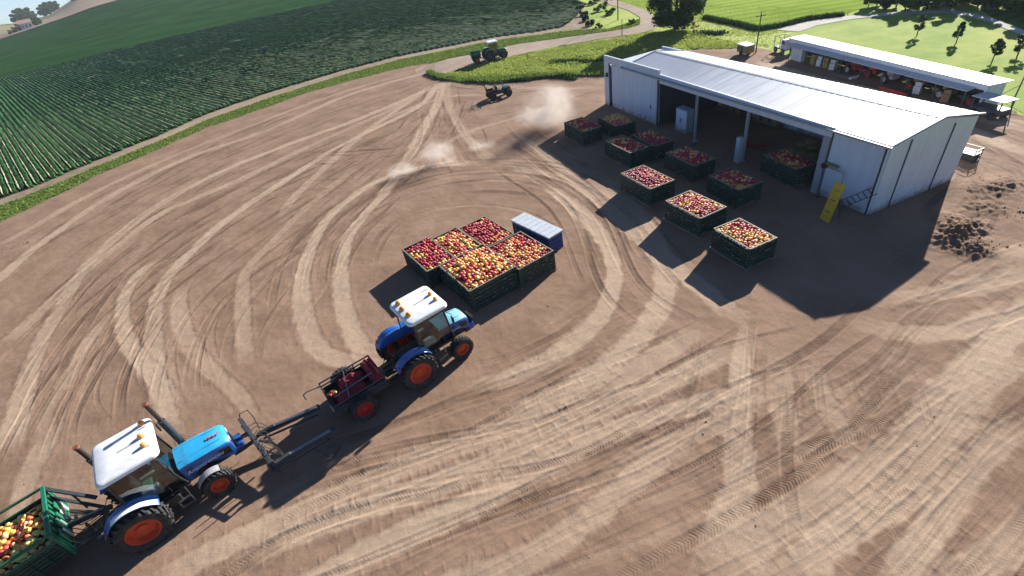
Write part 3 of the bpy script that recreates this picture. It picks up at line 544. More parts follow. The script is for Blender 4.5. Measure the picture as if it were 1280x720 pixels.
for line, hw, pl_ in SW:
    L = smooth_line(line, .6); kn = max(5, len(L) // 12); d = np.gradient(L, axis=0); d /= np.linalg.norm(d, axis=1)[:, None] + 1e-9; nn = np.stack([-d[:, 1], d[:, 0]], 1)
    wob = np.interp(np.linspace(0, 1, len(L)), np.linspace(0, 1, kn), rt.normal(0, .10, kn)); Ls = L + nn * wob[:, None]
    # a smooth plateau with feathered, slightly ragged edges
    seg = np.linalg.norm(np.diff(Ls, axis=0), axis=1); S = np.concatenate([[0], np.cumsum(seg)]); tot = S[-1]
    xs = np.linspace(0, tot, kn); sa = rt.uniform(.62, 1.0, kn); wv = rt.uniform(.75, 1.2, kn)
    for i in range(len(Ls) - 1):
        a = Ls[i]; b = Ls[i + 1]; rr = hw * 2.2; ylo = min(a[1], b[1]) - rr; yhi = max(a[1], b[1]) + rr
        if yhi < q[0] or ylo > q[-1]: continue
        j0, j1 = np.searchsorted(q, [ylo, yhi]); j1 = min(j1 + 1, NR)
        if j1 <= j0: continue
        w0, w1 = wid[j0], wid[j1 - 1]; xlo = min(a[0], b[0]) - rr; xhi = max(a[0], b[0]) + rr
        i0, i1 = np.searchsorted(sc, [min(xlo / w0, xlo / w1), max(xhi / w0, xhi / w1)])
        if i1 <= i0: continue
        sl = (slice(j0, j1), slice(i0, i1)); dx = X[sl] - a[0]; dy = Y[sl] - a[1]; u1 = (b - a) / (seg[i] + 1e-9)
        t = dx * u1[0] + dy * u1[1]; v = -dx * u1[1] + dy * u1[0]; ok = (t >= -.05) & (t < seg[i] + .05) & (np.abs(v) < rr)
        if not ok.any(): continue
        s = S[i] + t; e = np.interp(s, xs, sa); av = np.abs(v) / (hw * np.interp(s, xs, wv)) + (vnoise(X[sl], Y[sl], .3, 51) - .5) * .35
        prof = np.clip((1.3 - av) / .55, 0, 1); prof = prof * prof * (3 - 2 * prof); endf = np.clip(np.minimum(s, tot - s) / 2.5, 0, 1)
        A_pale[sl] = np.where(ok, np.maximum(A_pale[sl], prof * e * pl_ * .92 * endf), A_pale[sl]); k = np.where(ok, prof * endf, 0)
        A_dark[sl] *= 1 - .6 * k; A_t[sl] *= 1 - .6 * k; Hh[sl] += np.where(ok, np.exp(-((av - 1.25) / .3) ** 2) * .008 * endf, 0)
# heap of turned earth beside the barn corner
for hx, hy, hr, ha in [(*(21.38, 17.43), 1.0, .20), (*(20.81, 16.18), .8, .17), (*(21.72, 18.57), .8, .15), (*(25.48, 20.24), 1.2, .10), (*(20.96, 15.72), .5, .12), (*(20.66, 17.1), .9, .2), (*(23.99, 18.85), .9, .12), (*(26.61, 20.53), 1.0, .12), (*(22.29, 17.63), .8, .14)]:
    dd = ((X - hx) / hr) ** 2 + ((Y - hy) / (hr * .7)) ** 2; k = np.exp(-dd) * (.5 + vnoise(X, Y, .25, 31) + (vnoise(X, Y, .12, 32) - .5))
    Hh += ha * k; A_dark = np.maximum(A_dark, np.clip(k * .8, 0, .7)); A_pale *= np.clip(1 - k, 0, 1)
Hh = np.clip(Hh, .012, None)
vid = np.full(X.shape, -1, np.int64); fm = mask[:-1, :-1] & mask[1:, :-1] & mask[:-1, 1:] & mask[1:, 1:]
used = np.zeros_like(mask); used[:-1, :-1] |= fm; used[1:, :-1] |= fm; used[:-1, 1:] |= fm; used[1:, 1:] |= fm
edge = ~mask; 
nvv = int(used.sum()); vid[used] = np.arange(nvv)
jj, ii = np.nonzero(fm); quads = np.stack([vid[jj, ii], vid[jj, ii + 1], vid[jj + 1, ii + 1], vid[jj + 1, ii]], 1).astype(np.int32)
me = bpy.data.meshes.new('dirt_yard'); me.vertices.add(nvv); me.vertices.foreach_set('co', np.stack([X[used], Y[used], Hh[used]], 1).astype(np.float32).ravel())
me.loops.add(quads.size); me.loops.foreach_set('vertex_index', quads.ravel()); me.polygons.add(len(quads)); me.polygons.foreach_set('loop_start', np.arange(0, quads.size, 4, dtype=np.int32))
me.polygons.foreach_set('use_smooth', np.ones(len(quads), bool)); me.update(calc_edges=True)
for nm, A in (('pale', A_pale), ('dark', A_dark), ('tread', A_t), ('along', A_s), ('across', A_v)):
    at = me.attributes.new(nm, 'FLOAT', 'POINT'); at.data.foreach_set('value', A[used].astype(np.float32))
yard = bpy.data.objects.new('dirt_yard', me); col.objects.link(yard); tag(yard, kind='structure')
def yard_z(x, y):
    j = int(np.clip(np.searchsorted(q, y), 0, NR - 1)); i = int(np.clip(np.searchsorted(sc, x / wid[j]), 0, NC - 1)); return float(Hh[j, i])
m, nt, b = new_mat('yard_dirt'); L = nt.links.new
tc = N(nt, 'ShaderNodeTexCoord')
at = {k: N(nt, 'ShaderNodeAttribute', attribute_name=k) for k in ('pale', 'dark', 'tread', 'along', 'across')}
n1 = N(nt, 'ShaderNodeTexNoise', Scale=.35, Detail=9.0, Roughness=.62); L(tc.outputs['Object'], n1.inputs['Vector'])
n2 = N(nt, 'ShaderNodeTexNoise', Scale=5.0, Detail=7.0, Roughness=.7); L(tc.outputs['Object'], n2.inputs['Vector'])
base = ramp(nt, [(.3, (.22, .138, .090)), (.5, (.275, .176, .118)), (.7, (.33, .216, .150))]); L(n1.outputs['Fac'], base.inputs['Fac'])
# pale dusty compaction, ragged with noise
mp_ = N(nt, 'ShaderNodeMath', operation='MULTIPLY_ADD'); mp_.inputs[1].default_value = .5; mp_.inputs[2].default_value = -.26; L(n2.outputs['Fac'], mp_.inputs[0])
pa = N(nt, 'ShaderNodeMath', operation='ADD'); L(at['pale'].outputs['Fac'], pa.inputs[0]); L(mp_.outputs[0], pa.inputs[1])
pr = ramp(nt, [(.12, (0, 0, 0)), (.85, (.95, .95, .95))]); L(pa.outputs[0], pr.inputs['Fac'])
mx1 = N(nt, 'ShaderNodeMixRGB'); mx1.inputs[2].default_value = (.46, .336, .236, 1); L(pr.outputs[0], mx1.inputs[0]); L(base.outputs[0], mx1.inputs[1])
dkn = N(nt, 'ShaderNodeMath', operation='MULTIPLY'); dkn.inputs[1].default_value = .7; L(at['dark'].outputs['Fac'], dkn.inputs[0])
mx2 = N(nt, 'ShaderNodeMixRGB'); mx2.inputs[2].default_value = (.13, .078, .050, 1); L(dkn.outputs[0], mx2.inputs[0]); L(mx1.outputs[0], mx2.inputs[1])
# tread lugs: chevrons along the wheel path
ab = N(nt, 'ShaderNodeMath', operation='ABSOLUTE'); L(at['across'].outputs['Fac'], ab.inputs[0])
m1 = N(nt, 'ShaderNodeMath', operation='MULTIPLY_ADD'); m1.inputs[1].default_value = .7; L(ab.outputs[0], m1.inputs[0]); L(at['along'].outputs['Fac'], m1.inputs[2])
nw = N(nt, 'ShaderNodeTexNoise', Scale=2.5, Detail=2.0); L(tc.outputs['Object'], nw.inputs['Vector'])
m1b = N(nt, 'ShaderNodeMath', operation='MULTIPLY_ADD'); m1b.inputs[1].default_value = .12; L(nw.outputs['Fac'], m1b.inputs[0]); L(m1.outputs[0], m1b.inputs[2])
m2_ = N(nt, 'ShaderNodeMath', operation='MULTIPLY'); m2_.inputs[1].default_value = 2 * PI / .115; L(m1b.outputs[0], m2_.inputs[0])
sn = N(nt, 'ShaderNodeMath', operation='SINE'); L(m2_.outputs[0], sn.inputs[0])
sr = N(nt, 'ShaderNodeMapRange'); sr.inputs['From Min'].default_value = -.1; sr.inputs['From Max'].default_value = .6; L(sn.outputs[0], sr.inputs['Value'])
n4 = N(nt, 'ShaderNodeTexNoise', Scale=1.6, Detail=4.0, Roughness=.7); L(tc.outputs['Object'], n4.inputs['Vector'])
r4 = ramp(nt, [(.40, (0, 0, 0)), (.54, (1, 1, 1))]); L(n4.outputs['Fac'], r4.inputs['Fac'])
tm = N(nt, 'ShaderNodeMath', operation='MULTIPLY'); L(sr.outputs[0], tm.inputs[0]); L(at['tread'].outputs['Fac'], tm.inputs[1])
tm2 = N(nt, 'ShaderNodeMath', operation='MULTIPLY'); L(tm.outputs[0], tm2.inputs[0]); L(r4.outputs[0], tm2.inputs[1])
tc2 = N(nt, 'ShaderNodeMath', operation='MULTIPLY'); tc2.inputs[1].default_value = .7; L(tm2.outputs[0], tc2.inputs[0])
mx3 = N(nt, 'ShaderNodeMixRGB'); mx3.inputs[2].default_value = (.10, .062, .045, 1); L(tc2.outputs[0], mx3.inputs[0]); L(mx2.outputs[0], mx3.inputs[1])
# scattered crumbs of soil
vo = N(nt, 'ShaderNodeTexVoronoi', Scale=7.0); L(tc.outputs['Object'], vo.inputs['Vector'])
vr = ramp(nt, [(.05, (1, 1, 1)), (.16, (0, 0, 0))]); L(vo.outputs['Distance'], vr.inputs['Fac'])
n5 = N(nt, 'ShaderNodeTexNoise', Scale=.9, Detail=5.0, Roughness=.75); L(tc.outputs['Object'], n5.inputs['Vector'])
r5 = ramp(nt, [(.55, (0, 0, 0)), (.66, (.5, .5, .5))]); L(n5.outputs['Fac'], r5.inputs['Fac'])
cm = N(nt, 'ShaderNodeMath', operation='MULTIPLY'); L(vr.outputs[0], cm.inputs[0]); L(r5.outputs[0], cm.inputs[1])
mx4 = N(nt, 'ShaderNodeMixRGB'); mx4.inputs[2].default_value = (.13, .085, .062, 1); L(cm.outputs[0], mx4.inputs[0]); L(mx3.outputs[0], mx4.inputs[1])
n6 = N(nt, 'ShaderNodeTexNoise', Scale=28.0, Detail=3.0, Roughness=.8); L(tc.outputs['Object'], n6.inputs['Vector']); r6 = ramp(nt, [(.3, (.72, .72, .72)), (.7, (1.22, 1.22, 1.22))]); L(n6.outputs['Fac'], r6.inputs['Fac'])
mg = N(nt, 'ShaderNodeMixRGB', blend_type='MULTIPLY'); mg.inputs[0].default_value = 1; L(mx4.outputs[0], mg.inputs[1]); L(r6.outputs[0], mg.inputs[2])
L(mg.outputs[0], b.inputs['Base Color']); b.inputs['Roughness'].default_value = .95; b.inputs['Specular IOR Level'].default_value = .12
b1 = N(nt, 'ShaderNodeBump', Strength=.3, Distance=.05); L(n2.outputs['Fac'], b1.inputs['Height'])
b2 = N(nt, 'ShaderNodeBump', Strength=.6, Distance=.03, invert=True); L(tm2.outputs[0], b2.inputs['Height']); L(b1.outputs[0], b2.inputs['Normal'])
b3 = N(nt, 'ShaderNodeBump', Strength=.5, Distance=.04); L(cm.outputs[0], b3.inputs['Height']); L(b2.outputs[0], b3.inputs['Normal'])
L(b3.outputs[0], b.inputs['Normal']); me.materials.append(m)

# clods of earth lying on the turned heap and along the verge edge
mb = MB(); rc = random.Random(5)
def clod(mb, x, y, z, r):
    vs = []
    for a in range(6):
        for bb in (-.5, .5):
            th = a * PI / 3 + rc.random() * .5; rr = r * rc.uniform(.6, 1.2)
            vs.append((x + rr * math.cos(th), y + rr * math.sin(th), z + r * bb * rc.uniform(.6, 1.2)))
    vs += [(x, y, z + r * rc.uniform(.7, 1)), (x, y, z - r * .6)]
    fs = []
    for a in range(6):
        n0 = 2 * a; n1_ = 2 * ((a + 1) % 6); fs += [(n0, n1_, n1_ + 1, n0 + 1), (n0 + 1, n1_ + 1, 12), (n1_, n0, 13)]
    mb.add(vs, fs)
for cx, cy, sp_, n in [(*(21.4, 17.73), .5, 60), (*(20.72, 16.08), .4, 60), (*(25.81, 20.59), 1.0, 14), (*(21.33, 16.14), .5, 50), (*(24.84, 18.24), .8, 30), (*(-39.91, 37.9), .8, 25), (*(-38.84, 38.27), .6, 15)]:
    for _ in range(n):
        x = rc.gauss(cx, sp_); y = rc.gauss(cy, sp_ * .6); clod(mb, x, y, yard_z(x, y) + .02, abs(rc.gauss(0, .02)) + .01)
for _ in range(700):
    x = rc.uniform(-22, 16); y = rc.uniform(5, 34)
    if vnoise(np.array([x]), np.array([y]), 3.0, 9)[0] < .5: continue
    clod(mb, x, y, yard_z(x, y) + .004, abs(rc.gauss(0, .010)) + .006)
o = mb.build('soil_clods', mat('clod_soil', (.25, .165, .115), .95, var=.3, scale=3), fix=False)
tag(o, 'loose dark clods of earth heaped beside the barn corner and scattered over the yard', 'soil', kind='stuff')

# ------------------------------------------------------------------ grass blades
def tufts(name, m, n, polys, hgt, excl=(), seed=1, label='', dens=None, wide=.05):
    r = np.random.default_rng(seed); V = []; F = []; got = 0
    allp = []
    for poly, share in polys:
        P_ = np.array(poly); lo = P_.min(0); hi = P_.max(0); want = int(n * share); acc = []
        while sum(len(a) for a in acc) < want:
            k = want * 4; x = r.uniform(lo[0], hi[0], k); y = r.uniform(lo[1], hi[1], k); ok = in_poly(x, y, poly)
            for e in excl: ok &= ~in_poly(x, y, e)
            if dens is not None: ok &= r.random(k) < dens(x, y)
            acc.append(np.stack([x[ok], y[ok]], 1))
            if not ok.any(): break
        allp.append(np.concatenate(acc)[:want])
    Pn = np.concatenate(allp); k = len(Pn); d = np.hypot(Pn[:, 0], Pn[:, 1]); s = np.clip(d / 45, .7, 2.6)
    a = r.uniform(0, 2 * PI, k); w = wide * s * r.uniform(.6, 1.4, k); h = hgt * r.uniform(.4, 1.3, k) * (.7 + .6 * vnoise(Pn[:, 0], Pn[:, 1], 1.5, 3)); ln = r.uniform(0, 2 * PI, k); le = h * r.uniform(.1, .7, k)
    b0 = np.stack([Pn[:, 0] - w * np.cos(a), Pn[:, 1] - w * np.sin(a), np.full(k, .0)], 1); b1_ = np.stack([Pn[:, 0] + w * np.cos(a), Pn[:, 1] + w * np.sin(a), np.full(k, .0)], 1)
    t1 = np.stack([Pn[:, 0] + w * .5 * np.cos(a) + le * np.cos(ln), Pn[:, 1] + w * .5 * np.sin(a) + le * np.sin(ln), h], 1)
    t0 = np.stack([Pn[:, 0] - w * .5 * np.cos(a) + le * np.cos(ln), Pn[:, 1] - w * .5 * np.sin(a) + le * np.sin(ln), h * .92], 1)
    co = np.stack([b0, b1_, t1, t0], 1).reshape(-1, 3).astype(np.float32)
    me = bpy.data.meshes.new(name); me.vertices.add(4 * k); me.vertices.foreach_set('co', co.ravel()); me.loops.add(4 * k); me.loops.foreach_set('vertex_index', np.arange(4 * k, dtype=np.int32))
    me.polygons.add(k); me.polygons.foreach_set('loop_start', np.arange(0, 4 * k, 4, dtype=np.int32)); me.update(calc_edges=True); me.materials.append(m)
    o = bpy.data.objects.new(name, me); col.objects.link(o); tag(o, label, 'grass', kind='stuff'); return o
VERGE = [(-51.54, 46.26), (-49.32, 49.54), (-46.45, 52.64), (-43.57, 57.38), (-39.24, 62.9), (-35.77, 69.33), (-28.82, 75.46), (-19.25, 81.45), (-10.7, 84.88), (-2.88, 85.18), (4.98, 85.48), (12.47, 83.23), (17.22, 81.58), (21.79, 77.76), (27.85, 81.38), (27.92, 76.36), (26.06, 72.75), (20.01, 73.53), (13.47, 75.34), (6.46, 75.62), (1.74, 75.46), (-2.97, 74.27), (-6.58, 78.42), (-10.22, 78.29), (-17.21, 76.4), (-23.67, 73.57), (-28.2, 69.57), (-34.07, 65.05), (-37.49, 59.26), (-40.78, 54.89), (-42.68, 50.78), (-44.13, 47.39), (-45.59, 44.58), (-48.15, 42.2)]
ROADX = [(-7.48, 71.65), (-2.96, 75.3), (1.81, 76.52), (13.68, 76.4), (23.99, 75.18), (25.94, 75.77), (28.24, 84.44), (27.55, 100.59), (29.59, 99.82), (29.55, 82.63), (27.71, 75.1), (23.85, 71.25), (13.07, 73.3), (1.56, 72.43), (-3, 70.38)]
tufts('grass_verge', M['verge'], 60000, [(VERGE, 1.0)], .15, (ROADPOLY,), seed=4, label='strip of bright green grass along the curved edge of the yard', wide=.035)
MOUND = [(-5.8, 71.71), (-4.36, 74.43), (1.62, 73.42), (7.32, 73.11), (12.88, 72.32), (19.34, 71.1), (25.38, 70.83), (29.5, 66.16), (30.67, 54.33), (27.93, 56.08), (24.64, 59.26), (18.75, 58.75), (14.58, 54.99), (9.96, 57.52), (6.46, 59.1), (2.76, 60.39), (-1.51, 64.02), (-4.63, 68.08)]
def dn(x, y): return .25 + .9 * (vnoise(x, y, 2.5, 8) > .45)
tufts('grass_island', M['grassblade'], 60000, [(MOUND, 1.0)], .16, (ROADPOLY,), seed=5, label='rough yellow-green grass between the yard and the dirt road', dens=dn, wide=.05)
EDGE = [(-6.01, 71.41), (-4.62, 67.64), (-1.54, 63.24), (2.69, 59.69), (6.41, 58.75), (9.89, 57.19), (13.07, 55.07), (14.42, 54.39), (14.67, 55.3), (13.31, 56.01), (10.16, 58.52), (6.66, 60.5), (2.89, 61.85), (-1.48, 65.22), (-4.65, 69.87), (-5.48, 72.4)]
tufts('grass_fringe', M['verge'], 9000, [(EDGE, 1.0)], .38, seed=6, label='taller dark grass fringe where the lawn meets the dirt yard', wide=.05)
LAWN = [(28.76, 49.87), (39.22, 59.66), (43.7, 57.77), (48.39, 55.38), (50.89, 52), (50.51, 48), (48.65, 41.86), (44.5, 34.48), (33.79, 24.28), (35.18, 28.15), (36.35, 32.03), (38.41, 34.2), (35.25, 56.9)]
BACK = [(26.91, 106.92), (34.74, 91.43), (44.44, 68.3), (48.09, 61.31), (40.09, 61.09), (31.83, 53.2), (29.5, 63.76), (27.21, 72.79), (29.11, 87.05)]
tufts('meadow_grass', M['grassblade'], 60000, [(BACK, .3)], .045, (ROADPOLY,), seed=7, label='short meadow grass behind the barn, around the big dark tree', dens=dn, wide=.06)
# ------------------------------------------------------------------ the packing barn
BA = R(-74.06); BO = (11.93, 45.17)
def bl(x, y): return (BO[0] + x * math.cos(BA) - y * math.sin(BA), BO[1] + x * math.sin(BA) + y * math.cos(BA))
barn = empty('barn', (BO[0], BO[1], .03), BA, 'long white metal packing barn with an open front and a pale low gable roof', 'barn')
BL, BD, BE, BR, BY = 25.9, 6.1, 3.75, 4.3, 3.2
def walls(name, boxes, m=M['wall'], parent=barn, bevel=0):
    mb = MB()
    for c, d in boxes: mb.box(c, d)
    return mb.build(name, m, parent, bevel=bevel)
walls('facade', [((.4, 0, 2.15), (.8, .16, 4.3)), ((7.75, 0, 2.15), (.42, .16, 4.3)), ((4.17, 0, 4.0), (6.74, .16, .6))])
mb = MB(); mb.prism([(7.97, 3.38), (22.95, 3.30), (22.95, 3.86), (7.97, 4.02)], -.09, .05); f_ = mb.build('fascia', M['wall'], barn)
walls('front_wall', [((24.4, 0, 1.9), (3.0, .16, 3.8))])
walls('pier', [((22.72, -.03, 1.67), (.4, .26, 3.3))], M['grey'])
walls('back_wall', [((12.95, BD, 1.85), (25.9, .14, 3.7))])
mb = MB(); mb.prism([(.08, 0), (BD - .08, 0), (BD - .08, BE - .16), (BY, BR - .08), (.08, BE - .06)], BL - .07, BL + .07, plane='YZ'); mb.build('gable_wall', M['wall'], barn)
mb = MB(); mb.prism([(.08, 0), (BD - .08, 0), (BD - .08, BE - .14), (BY, BR - .16), (.08, BE - .14)], 3.0, 3.12, plane='YZ'); mb.build('gable_wall', M['wall'], barn)
walls('side_wall', [((.07, BD / 2, 1.7), (.14, BD - .2, 3.4))])
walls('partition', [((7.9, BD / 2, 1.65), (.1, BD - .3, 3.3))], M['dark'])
walls('lower_roof', [((1.55, BD / 2 + .05, 3.5), (2.9, BD - .1, .1))], M['shedroof'])
mb = MB(); mb.box((4.3, .06, 1.84), (6.5, .07, 3.64)); dr = mb.build('sliding_door', M['door'], barn, bevel=.01)
mb = MB(); mb.box((4.3, -.0, 3.72), (7.0, .05, .06)); [mb.box((x, -.01, 3.66), (.10, .06, .16)) for x in (1.6, 6.9)]; mb.build('door_track', M['dark'], dr)
mb = MB(); mb.box((6.9, .0, 1.3), (.05, .06, .34)); mb.build('handle', M['dark'], dr)
walls('door_jamb', [((.9, -.1, 1.9), (.12, .06, 3.7))], M['dark'])
for x, w, g_ in ((7.97, .16, 'dark'), (23.0, .05, 'dark'), (25.86, .07, 'dark')):
    walls('corner_trim', [((x, -.1, 1.9), (w, .08, 3.76))], M[g_])
for y in (1.35, 4.3):
    walls('wall_joint', [((BL + .09, y, 1.85), (.04, .06, 3.7))], M['dark'])
for x in (12.35, 17.1):
    mb = MB(); mb.box((x, -.02, 1.68), (.20, .10, 3.3)); mb.box((x, -.105, 1.68), (.05, .08, 3.3)); mb.box((x, .06, 1.68), (.05, .08, 3.3)); mb.box((x, -.02, .06), (.34, .34, .06))
    mb.build('column', M['grey'], barn)
mb = MB(); mb.box((16.95, -.28, .85), (.36, .30, 1.7)); mb.build('column_guard', M['lid'], barn, bevel=.02)
# roof: two corrugated slopes
def slope(y0, z0, y1, z1, name):
    mb = MB(); x0, x1 = 2.85, BL + .2; n = 48; th = .035
    V = []; 
    for (yy, zz) in ((y0, z0), (y1, z1)):
        for lay in (0, -.03):
            for i in range(n * 4 + 1):
                x = x0 + (x1 - x0) * i / (n * 4); ph = i % 4; bumpz = (.010 if ph == 0 else 0)
                V.append((x, yy, zz + bumpz + lay))
    m_ = n * 4 + 1; F = []
    for i in range(m_ - 1):
        F.append((i, i + 1, 2 * m_ + i + 1, 2 * m_ + i)); F.append((m_ + i + 1, m_ + i, 3 * m_ + i, 3 * m_ + i + 1)); F.append((i + 1, i, m_ + i, m_ + i + 1)); F.append((2 * m_ + i, 2 * m_ + i + 1, 3 * m_ + i + 1, 3 * m_ + i))
    mb.add(V, F); return mb.build(name, M['roof'], barn, fix=True)
slope(-.16, BE + .0, BY, BR, 'roof_slope'); slope(BD + .2, BE - .1, BY, BR, 'roof_slope')
mb = MB(); mb.prism([(BY - .2, BR - .012), (BY, BR + .03), (BY + .2, BR - .014), (BY, BR + .012)], 2.9, BL + .2, plane='YZ'); mb.build('ridge_cap', M['roof'], barn)
mb = MB(); mb.box((14.5, -.23, BE - .02), (23.3, .10, .10)); mb.build('gutter', M['grey'], barn)
for x in (3.0, BL + .13):
    mb = MB(); mb.bar((x, -.16, BE + .01), (x, BY, BR + .01), .10, .09); mb.build('barge_board', M['grey'], barn)
    mb = MB(); mb.bar((x, BD + .2, BE - .09), (x, BY, BR + .01), .10, .09); mb.build('barge_board', M['grey'], barn)
mb = MB()
for x in np.linspace(9, 25, 9): mb.bar((x, .1, BE - .18), (x, BY, BR - .18), .1, .16); mb.bar((x, BD - .1, BE - .25), (x, BY, BR - .18), .1, .16)
mb.build('rafters', M['dark'], barn)
mb = MB(); mb.box((.55, -.14, 2.75), (.22, .14, .34)); mb.box((.55, -.24, 2.7), (.12, .1, .14)); mb.build('wall_lamp', M['dark'], barn)

# things inside and in front of the barn
def put(x, y, z=.05): p = bl(x, y); return (p[0], p[1], z)
t = empty('cabinet', put(10.2, .75), BA, 'pale metal cabinet standing in the left opening of the barn', 'cabinet')
mb = MB(); mb.box((0, 0, .85), (1.25, .62, 1.7)); mb.build('body', M['palegrey'], t, bevel=.02)
for s in (-1, 1):
    mb = MB(); mb.box((s * .31, -.325, .85), (.59, .03, 1.56)); d_ = mb.build('door', M['door'], t, bevel=.008); mb = MB(); mb.bar((s * .06, -.36, .8), (s * .06, -.36, 1.05), .025); mb.build('handle', M['dark'], d_)
mb = MB(); mb.box((0, 0, 1.715), (1.3, .66, .03)); mb.build('top', M['lid'], t)
def carton_stack(x, y, dims, m, label, cat='box', rz=0.0, name='carton'):
    o = None
    mb = MB(); w, d, h = dims; mb.box((0, 0, h / 2), (w, d, h)); o = mb.build(name, m, bevel=.015)
    o.location = put(x, y); o.rotation_euler = (0, 0, BA + rz); tag(o, label, cat); 
    mb = MB(); mb.box((0, 0, h + .003), (.06, d * 1.002, .004)); mb.build('tape', M['lid'], o); return o
def rack(x, y, label, mats, seed):
    r = random.Random(seed); t = empty('storage_rack', put(x, y), BA, label, 'rack')
    for sx in (-1.3, 1.3):
        for sy in (-.4, .4):
            mb = MB(); mb.bar((sx, sy, 0), (sx, sy, 2.5), .07); mb.build('post', M['red'], t)
    for z in (.15, 1.0, 1.85):
        mb = MB(); mb.box((0, 0, z), (2.6, .86, .06)); mb.build('shelf', M['wood'], t)
    return t
rack(9.9, 5.7, 'red framed rack with shelves at the back of the left opening', None, 1)
rack(13.4, 5.8, 'red framed rack with shelves behind the middle opening of the barn', None, 2)
lab = ['tan carton on the top shelf', 'white carton beside the left post', 'red tub on the middle shelf', 'yellow sack in the rack', 'brown carton on the low shelf', 'white drum shaped tub']
rr_ = random.Random(4); k = 0
for rx, nmr in ((9.9, 'left rack'), (13.4, 'middle rack')):
    for z, lv in ((.18, 'bottom'), (1.03, 'middle'), (1.88, 'top')):
        for j, (dx, side) in enumerate(((-.8, 'left'), (0, 'centre'), (.8, 'right'))):
            mm, cn = [(M['brown'], 'brown'), (M['lid'], 'pale'), (M['red'], 'red'), (M['ochre'], 'ochre')][(k * 7 + j) % 4]; k += 1
            mb = MB(); w, d, h = rr_.uniform(.4, .65), .6, rr_.uniform(.35, .62); mb.box((0, 0, h / 2), (w, d, h)); o = mb.build('storage_box', mm, bevel=.02)
            p = put(rx + dx, 5.75, z + .06); o.location = p; o.rotation_euler = (0, 0, BA + rr_.uniform(-.1, .1))
            tag(o, f'{cn} box on the {side} of the {lv} shelf of the {nmr} in the barn', 'box', 'boxes on the barn racks')
            mb = MB(); mb.box((0, 0, h + .015), (w + .03, .63, .03)); mb.build('lid', mm, o)
# sack pile
t = empty('sack_pile', put(19.0, 3.4), BA, 'dim ochre sacks piled on a pallet in the right opening of the barn', 'sacks')
for i, (sx, sy, sz) in enumerate([(-.7, -.3, .3), (0, -.3, .3), (.7, -.3, .3), (-.7, .4, .3), (0, .4, .3), (.7, .4, .3), (-.4, 0, .62), (.35, 0, .62), (0, .1, .92)]):
    mb = MB(); mb.lathe([(0, -.16), (.22, -.15), (.34, -.06), (.34, .06), (.22, .15), (0, .16)], 14, c=(0, 0, 0)); o = mb.build('sack', M['ochre'], t, smooth=True); o.location = (sx, sy, sz); o.scale = (1.1, .95, 1)
mb = MB(); [mb.box((x, 0, .12), (.14, 1.5, .03)) for x in np.linspace(-1, 1, 9)]; [mb.box((0, y, .06), (2.1, .1, .09)) for y in (-.65, 0, .65)]; mb.build('pallet', M['wood'], t)
# red pallet jack
t = empty('pallet_jack', put(15.6, 1.9), BA + .6, 'red hand pallet truck parked behind the middle column', 'pallet truck')
mb = MB(); [mb.box((.6, s * .2, .12), (1.2, .16, .06)) for s in (-1, 1)]; mb.box((-.05, 0, .3), (.25, .5, .4)); mb.build('forks', M['red'], t, bevel=.01)
mb = MB(); mb.tube([(-.15, 0, .4), (-.35, 0, 1.2)], .03); mb.tube([(-.35, -.15, 1.2), (-.35, .15, 1.2)], .03); mb.build('handle', M['black'], t)
mb = MB(); mb.lathe([(.09, -.2), (.09, .2), (0, .2), (0, -.2)], 14, 'Y', (-.1, 0, .09)); mb.build('wheel', M['rubber'], t)
# yellow ramp board, tube frame and ladder on the right wall
t = empty('yellow_board', (16.71, 20.36) + (.05,), BA, 'tall yellow metal board leaning beside the right opening of the barn', 'board')
y0 = (16.71, 20.36); 
mb = MB(); Mx = Matrix.Rotation(R(-12), 3, 'X'); mb.box((0, .32, 1.02), (.46, .05, 2.1), M=Mx); b_ = mb.build('panel', M['yellow'], t, bevel=.01)
mb = MB()
for z in (.55, 1.15, 1.65): mb.box((0, .28 - .0 + (z - 1.02) * .25, z), (.24, .02, .04), M=Mx)
mb.build('slot', M['dark'], t)
mb = MB()
for s in (-.25, .25): mb.bar((s, .10, .0), (s, .54, 2.05), .05, .05)
mb.build('edge_rail', M['yellow'], t)
mb = MB(); mb.bar((-.2, .45, 1.5), (-.2, .9, .02), .04); mb.bar((.2, .45, 1.5), (.2, .9, .02), .04); mb.build('prop', M['dark'], t)
t = empty('tube_frame', put(23.9, -.35), BA, 'grey bent tube frame standing against the barn wall beside the yellow board', 'frame')
mb = MB(); mb.tube([(-.7, 0, 0), (-.7, 0, 1.75), (-.62, 0, 1.85), (.35, 0, 1.85), (.43, 0, 1.75), (.43, 0, 0)], .028); mb.tube([(-.7, 0, .45), (.43, 0, .45)], .02); mb.build('rail', M['steel'], t, smooth=True)
mb = MB(); [mb.box((s, 0, .015), (.2, .2, .03)) for s in (-.7, .43)]; mb.build('foot', M['dark'], t)
t = empty('hose_bracket', put(23.15, -.2, 1.9), BA, 'orange bracket with a black hose drum on the barn pier above the yellow board', 'bracket')
mb = MB(); mb.box((.35, -.08, .15), (.75, .16, .10)); mb.build('arm', M['ochre'], t, bevel=.02); mb = MB(); mb.lathe([(0, -.12), (.17, -.12), (.17, .04), (0, .04)], 16, 'Y', (-.05, -.06, .0)); mb.build('drum', M['black'], t)
t = empty('ladder', put(24.3, -.35), BA, 'dark metal ladder leaning sideways low on the front wall at the barn corner', 'ladder')
a0 = Vector((-.05, -.2, .05)); a1 = Vector((1.5, .2, 1.55)); off = Vector((.33, 0, -.22))
for o_ in (Vector((0, 0, 0)), off):
    mb = MB(); mb.bar(a0 + o_ + (Vector((.1, 0, .1)) if o_.length else Vector((0, 0, 0))), a1 + o_, .05, .03); mb.build('rail', M['dark'], t)
